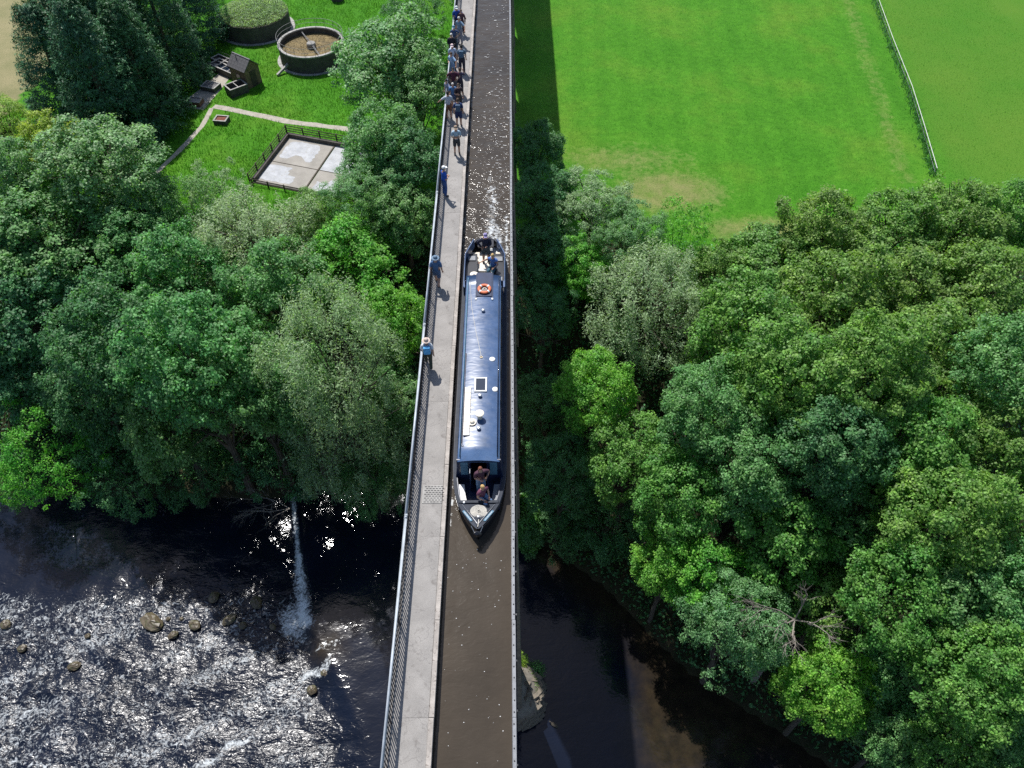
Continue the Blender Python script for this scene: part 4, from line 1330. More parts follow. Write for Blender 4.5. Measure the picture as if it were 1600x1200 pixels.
annulus('coping_block', cl_c, cl_r - .26, cl_r + .06, ZG + cl_h - .155, ZG + cl_h, 48, M['coping'], e, 16)
annulus('footing_block', cl_c, cl_r + .02, cl_r + .45, ZG - .1, ZG + .06, 48, M['coping'], e, 16)
b = MB(); N = 48
bed = MB().lathe((cl_c[0], cl_c[1], ZG + 1.35), [(0, .0), (.8, 0), (2.2, .02), (cl_r - .20, 0)], 48); bed.f = [f for f in bed.f if len(f) == 4]
bed.build('filter_bed', M['sludge'], e)
b = MB()
for k in range(900):
    a = random.uniform(0, 6.283); rr = math.sqrt(random.random()) * (cl_r - .3); s_ = random.uniform(.04, .10)
    b.blob((cl_c[0] + rr * math.cos(a), cl_c[1] + rr * math.sin(a), ZG + 1.36), (s_, s_, s_ * .6), 5, 3, .2, seed=k)
b.build('stones', M['sludge'], e).__setitem__('kind', 'stuff')
tr_ = MB().ring((cl_c[0], cl_c[1], ZG + cl_h + 1.0), cl_r, .022, 64, 6)
to = tr_.build('top_rail', M['pipe'], e, smooth=True)
MB().ring((cl_c[0], cl_c[1], ZG + cl_h + .5), cl_r, .02, 64, 6).build('mid_rail', M['pipe'], e, smooth=True)
pmesh = MB().tube([(0, 0, 0), (0, 0, 1.0)], .022, 6).mesh('post')
for k in range(20):
    a = 2 * math.pi * k / 20
    o = link('post', pmesh, M['pipe'], e); o.location = (cl_r * math.cos(a), cl_r * math.sin(a), cl_h)
MB().lathe((cl_c[0], cl_c[1], ZG + 1.35), [(.55, 0), (.55, .5), (.48, .62), (.2, .66), (0, .66)], 20).build('centre_column', M['concrete'], e)
for ang in (R(118), R(-62), R(28), R(208)):
    L = cl_r - .45
    d = Vector((math.cos(ang), math.sin(ang), 0))
    c0 = Vector((cl_c[0], cl_c[1], ZG + 1.78))
    if ang in (R(28), R(208)): continue
    MB().tube([c0 + d * .3, c0 + d * L], .07, 8).tube([c0 + Vector((0, 0, .5)), c0 + d * L * .8], .016, 5).build('sprinkler_arm', M['pipe'], e)
MB().box((cl_c[0] - 3.0, cl_c[1] - 3.6, ZG + .5), (.25, 2.2, .25), rz=-.7, rx=.35).build('inlet_channel', M['coping'], e)

dr_c = (-32.7, 100.9); dr_r, dr_h = 4.35, 2.2
e = drum('planted_tank', dr_c, dr_r, dr_h, 'round tank overgrown with grey-green vegetation to its rim', 1.9, None)
annulus('footing_block', dr_c, dr_r + .02, dr_r + .5, ZG - .1, ZG + .06, 48, M['coping'], e, 16)
soil = MB().lathe((dr_c[0], dr_c[1], ZG + 1.9), [(0, .5), (2.0, .42), (dr_r - .2, 0)], 40); soil.f = [f for f in soil.f if len(f) == 4]
soil.build('soil', M['ground'], e)


def leaf_cloud(name, centers, normals, size, aspect, m, parent=None, local=True, seed=1, spread=.7, droop=0.0):
    """a mesh of separate small leaf faces"""
    r_ = np.random.default_rng(seed)
    N = len(centers)
    nrm = normals + r_.normal(0, spread, (N, 3))
    nrm /= np.linalg.norm(nrm, axis=1, keepdims=True) + 1e-9
    ref = r_.normal(0, 1, (N, 3))
    ref[:, 2] -= droop
    t = ref - nrm * (ref * nrm).sum(1, keepdims=True)
    t /= np.linalg.norm(t, axis=1, keepdims=True) + 1e-9
    b = np.cross(nrm, t)
    L = (size * r_.uniform(.7, 1.35, N))[:, None]
    W = L * aspect
    v = np.empty((N, 4, 3))
    v[:, 0] = centers - t * L * .5
    v[:, 1] = centers + b * W * .5 + nrm * L * .08
    v[:, 2] = centers + t * L * .5
    v[:, 3] = centers - b * W * .5 + nrm * L * .08
    return v.reshape(-1, 3)


def quads_mesh(name, v):
    n4 = len(v)
    me = bpy.data.meshes.new(name)
    me.vertices.add(n4); me.vertices.foreach_set('co', v.astype(np.float32).ravel())
    me.loops.add(n4); me.loops.foreach_set('vertex_index', np.arange(n4, dtype=np.int32))
    me.polygons.add(n4 // 4); me.polygons.foreach_set('loop_start', np.arange(0, n4, 4, dtype=np.int32))
    me.update(calc_edges=True)
    return me


a = rng.uniform(0, 6.283, 15000); rr = np.sqrt(rng.random(15000)) * (dr_r - .02)
cz = 1.9 + .55 * (1 - (rr / dr_r) ** 2) + .35 * fbm(rr * np.cos(a) * 1.2 + 9, rr * np.sin(a) * 1.2 + 9, 4) + rng.uniform(0, .25, 15000)
cc = np.stack([rr * np.cos(a), rr * np.sin(a), cz], 1)
o = link('foliage', quads_mesh('foliage', leaf_cloud('f', cc, np.array([[0, 0, .8]]) * np.ones((15000, 1)), .17, .45, None, seed=5)), M['leaf_silver'], e)
o['kind'] = 'stuff'

# brick hut with a slate roof
hut = empty('pump_hut', (-31.0, 87.2, ZG), R(-36), 'small brown brick hut with gabled slate roof', 'hut')
hw, hd, hh, hr_ = 2.7, 2.1, 2.15, 3.15
b = MB()
b.add([(-hw / 2, -hd / 2, -.2), (hw / 2, -hd / 2, -.2), (hw / 2, hd / 2, -.2), (-hw / 2, hd / 2, -.2), (-hw / 2, -hd / 2, hh), (hw / 2, -hd / 2, hh), (hw / 2, hd / 2, hh), (-hw / 2, hd / 2, hh), (-hw / 2, 0, hr_), (hw / 2, 0, hr_)],
      [(0, 1, 5, 4), (2, 3, 7, 6), (1, 2, 6, 9, 5), (3, 0, 4, 8, 7), (0, 3, 2, 1), (4, 5, 9, 8), (6, 7, 8, 9)])
wall = b.build('wall', M['brick'], hut, local=True)
for s in (-1, 1):
    sl_ = math.hypot(hd / 2 + .15, hr_ - hh + .12); ang = math.atan2(hr_ - hh + .12, hd / 2 + .15)
    rp_ = MB().box((0, s * (hd / 4 + .05), (hh + hr_) / 2 + .02), (hw + .3, sl_, .07), rx=-s * ang).build('roof_slope', M['slate'], hut, local=True)
    for cx in range(6):
        for cyy in range(4):
            t = -sl_ / 2 + sl_ * (cyy + .5) / 4
            m3 = Matrix.Rotation(-s * ang, 3, 'X')
            p_ = Vector((0, s * (hd / 4 + .05), (hh + hr_) / 2 + .02)) + m3 @ Vector((-(hw + .3) / 2 + (hw + .3) * (cx + .5) / 6, t, .045 + random.uniform(0, .008)))
            o = MB().box((0, 0, 0), ((hw + .3) / 6 - .015, sl_ / 4 - .012, .02)).build('slate', M['slate'], rp_, local=True)
            o.location = p_; o.rotation_euler = (-s * ang, 0, 0)
MB().box((0, 0, hr_ + .10), (hw + .32, .16, .08)).build('ridge', M['slate'], hut, local=True)
MB().box((-.5, -.35, hr_ - .1), (.07, .07, .75)).build('vent_pipe', M['pipe'], hut, local=True)
MB().box((hw / 2 + .02, 0, .95), (.05, .8, 1.9)).build('door', M['timber'], hut, local=True)
MB().box((0, -hd / 2 - .02, 1.2), (.6, .05, .6)).build('window', M['glass'], hut, local=True)


def chamber(name, loc, rz_, d, label, m_wall, m_top, rim=.12, inset=.25, bars=0, lid=False, cat='chamber'):
    e = empty(name, (*loc, ZG), rz_, label, cat)
    L, W, H = d
    b = MB()
    for x0, x1, y0, y1 in ((-L / 2, L / 2, -W / 2, -W / 2 + rim), (-L / 2, L / 2, W / 2 - rim, W / 2), (-L / 2, -L / 2 + rim, -W / 2 + rim, W / 2 - rim), (L / 2 - rim, L / 2, -W / 2 + rim, W / 2 - rim)):
        b.span(x0, x1, y0, y1, -.2, H)
    b.build('wall', m_wall, e, local=True)
    for x0, x1, y0, y1 in ((-L / 2 - .02, L / 2 + .02, -W / 2 - .02, -W / 2 + rim + .02), (-L / 2 - .02, L / 2 + .02, W / 2 - rim - .02, W / 2 + .02), (-L / 2 - .02, -L / 2 + rim + .02, -W / 2 + rim + .025, W / 2 - rim - .025), (L / 2 - rim - .02, L / 2 + .02, -W / 2 + rim + .025, W / 2 - rim - .025)):
        MB().span(x0, x1, y0, y1, H + .002, H + .06).build('coping', M['coping'], e, local=True)
    MB().span(-L / 2 + rim, L / 2 - rim, -W / 2 + rim, W / 2 - rim, H - inset - .05, H - inset).build('cover' if lid else 'filling', m_top, e, local=True)
    for k in range(bars):
        x = -L / 2 + L * (k + 1) / (bars + 1)
        MB().span(x - .05, x + .05, -W / 2 + rim, W / 2 - rim, H - .08, H + .03).build('cross_bar', M['coping'], e, local=True)
    return e


chamber('settling_chamber', (-34.0, 89.6), R(-36), (4.2, 1.7, .75), 'long open concrete chamber joined to the back of the brick hut', M['darkconc'], M['glass'], bars=3)
chamber('settling_chamber', (-34.6, 91.3), R(-36), (3.6, 1.3, .6), 'open chamber with handrail farthest behind the brick hut', M['darkconc'], M['darkconc'], inset=.2, bars=1)
chamber('settling_chamber', (-31.7, 84.9), R(40), (2.2, 1.6, .95), 'open concrete box chamber in front of the brick hut', M['darkconc'], M['darkconc'], inset=.5, bars=1)
chamber('inspection_chamber', at(327, 104, ZG + .5), R(-5), (1.6, 1.1, .55), 'low dark lidded chamber at the edge of the conifer shade', M['darkconc'], M['slate'], inset=.02, lid=True)
chamber('inspection_chamber', at(329, 134, ZG + .4), R(-20), (1.9, 1.4, .5), 'grey slabbed chamber on the concrete apron before the hut', M['darkconc'], M['slate'], inset=0, bars=1, lid=True)
chamber('inspection_chamber', at(305, 158, ZG + .4), R(-8), (1.5, 1.2, .55), 'red brick chamber with grey lid on the concrete apron', M['redbrick'], M['concrete'], inset=.04, lid=True)
chamber('inspection_chamber', at(346, 187, ZG + .3), R(-8), (1.45, 1.2, .45), 'small concrete box filled with rust in the grass beside the path', M['darkconc'], M['rust'], inset=.05)
bd = empty('black_drum', (*at(527, 0, ZG), ZG), label='dark round drum standing alone in the far meadow', cat='drum')
bx0, by0 = bd.location.x, bd.location.y
MB().lathe((bx0, by0, ZG), [(.82, -.1), (.82, 1.3), (.70, 1.32), (.68, 1.15), (0, 1.15)], 28).build('shell', M['darkconc'], bd)
MB().ring((bx0, by0, ZG + 1.31), .76, .06, 28, 6).build('lip', M['iron'], bd)


def ribbon(name, pts, w, m, z, label):
    b = MB(); vs = []; fs = []
    dense = []
    for (x0, y0), (x1, y1) in zip(pts[:-1], pts[1:]):
        L = math.hypot(x1 - x0, y1 - y0); n = max(2, int(L / .6))
        for k in range(n): dense.append((x0 + (x1 - x0) * k / n, y0 + (y1 - y0) * k / n))
    dense.append(pts[-1])
    for i, (x, y) in enumerate(dense):
        a, c = dense[max(0, i - 1)], dense[min(len(dense) - 1, i + 1)]
        d = Vector((c[0] - a[0], c[1] - a[1], 0)).normalized(); nn = Vector((-d.y, d.x, 0))
        for s in (-1, 1):
            ww = w * .5 * (1 + .35 * (vnoise(i * .45, s * 7.1, 4) - .5))
            p_ = Vector((x, y, 0)) + nn * s * ww; vs.append((p_.x, p_.y, z))
    for i in range(len(dense) - 1): fs.append((2 * i, 2 * i + 1, 2 * i + 3, 2 * i + 2)[::-1])
    o = b.add(vs, fs).build(name, m); tag(o, label, kind='structure')
    return o


ribbon('path', [at(334, 166, ZG), at(385, 176, ZG), at(450, 190, ZG), at(560, 204, ZG)], .85, M['pathc'], ZG + .010, 'narrow dusty path crossing the meadow')
ribbon('path', [at(331, 169, ZG), at(315, 198, ZG), at(280, 236, ZG), at(240, 274, ZG)], .55, M['pathc'], ZG + .014, 'narrow concrete path running down to the wood')
ap = MB(); pts = [at(278, 166, ZG), at(318, 172, ZG), at(345, 140, ZG), at(362, 118, ZG), at(345, 112, ZG), at(312, 140, ZG)]
ap.add([(x, y, ZG + .018) for x, y in pts], [tuple(range(len(pts)))])
tag(ap.build('apron_pavement', M['pathc']), 'worn concrete apron around the chambers', kind='structure')

# fenced concrete pad
padTL = Vector((-24.1, 75.6, 0)); padBL = Vector((-26.1, 67.4, 0)); 
ux = Vector((.955, -.30, 0)).normalized(); uy = (padTL - padBL).normalized()
pad = empty('drying_bed', (padBL.x, padBL.y, ZG), 0, 'square concrete drying bed with low dark walls and a dividing gutter', 'concrete bed')
PWd, PHt = 9.2, (padTL - padBL).length


def pp(u, v, z=0): return tuple(ux * u + uy * v + Vector((0, 0, z)))


def strip(b, u0, v0, u1, v1, th, z0, z1):
    d = Vector((u1 - u0, v1 - v0, 0)); nn = Vector((-d.y, d.x, 0)).normalized() * th / 2
    q = [(u0 + nn.x, v0 + nn.y), (u1 + nn.x, v1 + nn.y), (u1 - nn.x, v1 - nn.y), (u0 - nn.x, v0 - nn.y)]
    vs = [pp(u, v, z0) for u, v in q] + [pp(u, v, z1) for u, v in q]
    return b.add(vs, [(3, 2, 1, 0), (4, 5, 6, 7), (0, 1, 5, 4), (1, 2, 6, 5), (2, 3, 7, 6), (3, 0, 4, 7)])


for (u0, v0, u1, v1), m_ in (((0.1, .1, 5.5, 3.7), 'pad'), ((.1, 3.8, 5.5, PHt - .1), 'pad'), ((5.75, .1, PWd - .1, 3.7), 'pad'), ((5.75, 3.8, PWd - .1, PHt - .1), 'padwhite')):
    b = MB(); vs = [pp(u0, v0, .03), pp(u1, v0, .03), pp(u1, v1, .03), pp(u0, v1, .03)]
    vs += [(a_, b_, c_ - .12) for a_, b_, c_ in vs]
    b.add(vs, [(0, 1, 2, 3), (4, 7, 6, 5), (0, 4, 5, 1), (1, 5, 6, 2), (2, 6, 7, 3), (3, 7, 4, 0)]).build('slab', M[m_], pad, local=True)
strip(MB(), 5.62, 0, 5.62, PHt, .12, -.1, .10).build('gutter_edge', M['timber'], pad, local=True)
strip(MB(), 0, 3.75, PWd, 3.75, .07, -.1, .055).build('gutter_edge', M['timber'], pad, local=True)
for u0, v0, u1, v1 in ((0, PHt, PWd, PHt), (0, 0, 0, PHt), (PWd, 0, PWd, PHt), (0, 0, PWd, 0)):
    strip(MB(), u0, v0, u1, v1, .3, -.2, .45 if v0 == PHt or u1 == 0 else .12).build('low_wall', M['darkconc'], pad, local=True)


def ragged(name, cu, cv, ru, rv, seed, notch=None):
    q = random.Random(seed); vs = []
    N = 40
    for k in range(N):
        a = 2 * math.pi * k / N
        c, s = math.cos(a), math.sin(a)
        e = (abs(c) ** 9 + abs(s) ** 9) ** (-1 / 9)
        j = .88 + .16 * vnoise(k * 1.1, seed * 3.3, 2)
        if notch and abs(a - notch) < .42: j *= .48
        vs.append(pp(cu + ru * c * e * j, cv + rv * s * e * j, .036))
    b = MB(); o0 = len(vs)
    vs += [(x, y, z - .01) for x, y, z in vs]
    b.add(vs, [tuple(range(N))] + [(i, i + N, (i + 1) % N + N, (i + 1) % N) for i in range(N)])
    return b.build(name, M['padwhite'], pad, local=True)


ragged('lime_patch', 2.5, 6.2, 1.9, 1.7, 3, R(275))
ragged('lime_patch', 2.0, 1.9, 1.9, 1.4, 8, R(30))
ragged('lime_patch', 7.6, 1.4, 1.4, 1.1, 12, R(120))


def rail_fence(name, a, b_, label, n_rail=4, h=1.15, sp=1.9):
    a = Vector(a); b_ = Vector(b_); d = b_ - a; L = d.length; ang = math.atan2(d.y, d.x)
    e = empty(name, (a.x, a.y, ZG), ang, label, 'fence', 'timber fences round the drying bed')
    n = max(2, round(L / sp))
    for k in range(n + 1):
        MB().box((L * k / n, 0, h / 2 - .1), (.11, .11, h + .2)).build('post', M['timber'], e, local=True)
    for r_ in range(n_rail):
        MB().box((L / 2, -.065, .25 + r_ * (h - .3) / (n_rail - 1)), (L, .035, .085)).build('rail', M['timber'], e, local=True)


c = pad.location
P_ = lambda u, v: c + ux * u + uy * v
rail_fence('timber_fence', P_(-.35, PHt + .45), P_(PWd + .5, PHt + .45), 'dark timber rail fence along the far side of the drying bed')
rail_fence('timber_fence', P_(-.35, -.3), P_(-.35, PHt + .4), 'dark timber rail fence along the hut side of the drying bed')
rail_fence('timber_fence', P_(0, -.45), P_(PWd, -.45), 'low timber rail fence on the wood side of the drying bed', 2, .7)
hr2 = empty('handrail', (-35.0, 92.4, ZG), R(-36), 'thin dark handrail behind the open chambers', 'handrail')
for k in range(6): MB().tube([(k * .75 - 1.9, 0, 0), (k * .75 - 1.9, 0, 1.05)], .02, 5).build('post', M['bar'], hr2, local=True)
MB().tube([(-1.9, 0, 1.05), (1.85, 0, 1.05)], .02, 5).build('rail', M['bar'], hr2, local=True)

# white rail fence across the mown field
wf = [at(1368, -14, ZG + .9), at(1395, 60, ZG + .9), at(1425, 135, ZG + .9), at(1444, 196, ZG + .9), at(1464, 264, ZG + .9)]
fe = empty('white_fence', (wf[-1][0], wf[-1][1], ZG), label='thin white rail fence running across the mown field', cat='fence')
dense = []
for (x0, y0), (x1, y1) in zip(wf[:-1], wf[1:]):
    n = 4
    for k in range(n): dense.append((x0 + (x1 - x0) * k / n, y0 + (y1 - y0) * k / n))
dense.append(wf[-1])
for i, (x, y) in enumerate(dense):
    MB().tube([(x, y, ZG - .1), (x, y, ZG + 1.0)], .035, 6).build('post', M['timber'], fe)
for (x0, y0), (x1, y1) in zip(dense[:-1], dense[1:]):
    MB().tube([(x0, y0, ZG + .98), (x1, y1, ZG + .98)], .034, 6).build('rail', M['white'], fe)
MB().tube([(x, y, ZG + .5) for x, y in dense], .012, 5).build('wire', M['steel'], fe)

# ------------------------------------------------------------------ trees
def lobes_for(kind, seed):
    r_ = np.random.default_rng(seed)
    L = []
    if kind == 'conifer':
        return L
    n = {'sycamore': 46, 'ash': 40, 'willow': 36, 'bush': 22}[kind]
    tries = 0
    while len(L) < n and tries < 4000:
        tries += 1
        d = r_.normal(0, 1, 3); d /= np.linalg.norm(d)
        if d[2] < -.55: continue
        rad = r_.uniform(1.3, 2.1) if len(L) < n // 2 else r_.uniform(.6, 1.25)
        k = r_.uniform(.40, .74) if rad > 1.28 else r_.uniform(.72, 1.0)
        c = d * k * np.array([5, 5, 4.6]) * (1 + .28 * (fbm(d[0] * 1.6 + 7, d[1] * 1.6 + d[2] * 1.3 + 7, seed, 2) - .4))
        if all(np.linalg.norm(c - q[0]) > .46 * (rad + q[1]) for q in L): L.append((c, rad))
    return L


def crown_points(kind, seed):
    r_ = np.random.default_rng(seed + 100)
    C, Nn = [], []
    L = lobes_for(kind, seed)
    if kind == 'conifer':
        H = 13.0
        for i in range(560):
            z = H * (r_.random() ** 1.15)
            rad = 3.1 * (1 - (z / H) ** 1.6) ** .8 * r_.uniform(.74, 1.06) + .12
            a = r_.uniform(0, 6.283)
            base = np.array([math.cos(a) * rad, math.sin(a) * rad, z - 6.0])
            out = np.array([math.cos(a) * .75, math.sin(a) * .75, .75])
            n = 62
            t = r_.random(n)
            w = (1 - t) * .34 + .05
            p = base[None] + out[None] * (t * 1.15 - .35)[:, None] + r_.normal(0, 1, (n, 3)) * w[:, None] * np.array([1, 1, .65])
            C.append(p); Nn.append(np.tile(out, (n, 1)))
        return np.concatenate(C), np.concatenate(Nn), L
    cl_r = {'sycamore': .52, 'ash': .44, 'willow': .40, 'bush': .42}[kind]
    per = {'sycamore': 30, 'ash': 40, 'willow': 36, 'bush': 30}[kind]
    for (c, rad) in L:
        nc = int(9.5 * rad * rad) + 6
        for _ in range(nc):
            d = r_.normal(0, 1, 3); d /= np.linalg.norm(d)
            out = c / (np.linalg.norm(c) + 1e-6)
            d = d + out * .55 + np.array([0, 0, .25]); d /= np.linalg.norm(d)
            q = c + d * rad * r_.uniform(.72, 1.06)
            if any(np.linalg.norm(q - o) < .70 * ro for o, ro in L if o is not c): continue
            if fbm(q[0] * .8 + 20, q[1] * .8 + q[2] * .9 + 20, seed + 3, 2) < .27: continue
            s = cl_r * r_.choice([.5, .8, 1.0, 1.2, 1.55])
            n = max(6, int(per * (s / cl_r) ** 1.5))
            u = r_.normal(0, 1, (n, 3)); u /= np.linalg.norm(u, axis=1, keepdims=True)
            rr = r_.random(n) ** .45
            fl = np.array([1, 1, .62])
            if kind == 'willow':
                p = q + u * (rr * s)[:, None] * np.array([.8, .8, .8])
                p[:, 2] -= r_.random(n) ** 1.3 * 1.5 * s / cl_r
                p += d[None] * (r_.random(n) * .5)[:, None]
            else:
                p = q + u * (rr * s)[:, None] * fl
            C.append(p); Nn.append(u * .35 + d * .5 + np.array([0, 0, .75]))
    # looser leaves inside, on the limbs
    for (c, rad) in L[::2]:
        n = 60
        t = r_.uniform(.35, .95, n)[:, None]
        C.append(c[None] * t + r_.normal(0, .5, (n, 3))); Nn.append(np.tile([0, 0, 1.0], (n, 1)))
    return np.concatenate(C), np.concatenate(Nn), L


LEAF = {'sycamore': (.235, .74, .45, 0), 'ash': (.19, .52, .5, .2), 'willow': (.24, .27, .6, 1.0), 'bush': (.17, .68, .5, 0), 'conifer': (.25, .30, .45, -1.2)}
CROWN, TRUNK = {}, {}
for kind, nvar in (('sycamore', 4), ('ash', 2), ('willow', 2), ('bush', 2), ('conifer', 2)):
    for v in range(nvar):
        C, Nn, L = crown_points(kind, 17 + 13 * v + len(kind))
        size, asp, spr, droop = LEAF[kind]
        q = leaf_cloud(kind, C, Nn, size, asp, None, seed=v + 3, spread=spr, droop=droop)
        hgt = 8.6 if kind != 'bush' else 4.0                 # crown centre above the ground
        q[:, 2] += hgt if kind != 'conifer' else 6.2
        CROWN[kind, v] = quads_mesh('crown_' + kind, q)
        t = MB(); rr_ = random.Random(v)
        if kind == 'conifer':
            t.tube([(0, 0, -.6), (0, 0, 6), (.1, 0, 13.2)], [.34, .22, .04], 8)
        elif kind == 'bush':
            for k in range(5):
                c = L[k][0]; t.tube([(rr_.uniform(-.2, .2), rr_.uniform(-.2, .2), -.4), tuple(c * .45 + np.array([0, 0, hgt * .55])), tuple(c * .9 + np.array([0, 0, hgt]))], [.10, .07, .02], 5)
        else:
            t.tube([(0, 0, -.8), (.08, .05, 2.5), (-.1, .1, 5.2), (.05, 0, 8.2), (0, 0, 11)], [.42, .34, .27, .17, .05], 9)
            for k, (c, rad) in enumerate(L):
                z0 = rr_.uniform(3.4, 6.8)
                e_ = c + np.array([0, 0, hgt])
                if e_[2] < z0: z0 = max(2.5, e_[2] - .8)
                mid = np.array([e_[0] * .42, e_[1] * .42, z0 + (e_[2] - z0) * .55 + .3])
                t.tube([(0, 0, z0), tuple(mid), tuple(e_)], [.13, .085, .03], 5, cap=False)
        TRUNK[kind, v] = t.mesh('trunk_' + kind)

TREES = []
NAME = {'sycamore': 'broadleaf_tree', 'ash': 'ash_tree', 'willow': 'willow_tree', 'bush': 'bush', 'conifer': 'conifer_tree'}


def tree(px, py, rpx, H, kind, mname, label, group, var=None):
    """a tree whose crown centre was read off the photograph; it stands on the ground below that spot"""
    nom_r = {'conifer': 3.3, 'bush': 4.9}.get(kind, 5.3); nom_h = {'conifer': 14.2, 'bush': 7.6}.get(kind, 13.4)
    big = kind in ('sycamore', 'ash', 'willow')
    if big: H *= 1.45 if py > (470 if px > 800 else 430) else 1.0
    if big and px > 1080: H *= .84 + .32 * random.random(); rpx *= random.uniform(.84, 1.02)
    while True:
        z = 10.0
        for _ in range(40):
            x, y = at(px, py, z)
            rw = rpx / ppm(py, z)
            zs = H / nom_h
            if big: zs = min(zs, 1.22 * rw / nom_r)
            cz_ = H - 4.9 * zs if big else {'conifer': .40, 'bush': .55}[kind] * H
            z = .6 * z + .4 * (float(ground_z(x, y)) + cz_)
        if y > np.interp(x, YB[:, 0], YB[:, 1]) + (-3.2 if kind == 'bush' else -1.6 if kind == 'willow' else -.6) or H < 4: break
        H *= .93
    gz = float(ground_z(x, y))
    base = max(gz, -1.0) - .05
    e = empty(NAME[kind], (x, y, base), random.uniform(0, 6.28), label, 'bush' if kind == 'bush' else 'tree', group)
    nv = max(v for k, v in CROWN if k == kind) + 1
    v = random.randrange(nv) if var is None else var
    k = rw / nom_r
    t = link('trunk', TRUNK[kind, v], M['barkk'], e); t.scale = (k, k, H / nom_h)
    c = link('crown', CROWN[kind, v], M[mname], e); c.scale = (k, k * random.uniform(.93, 1.07), zs)
    if big: c.location.z = cz_ - 8.6 * zs
    c['kind'] = 'stuff'
    TREES.append((px, py, round(x, 1), round(y, 1), round(gz, 1), round(rw, 1), round(H, 1), kind))
    return e


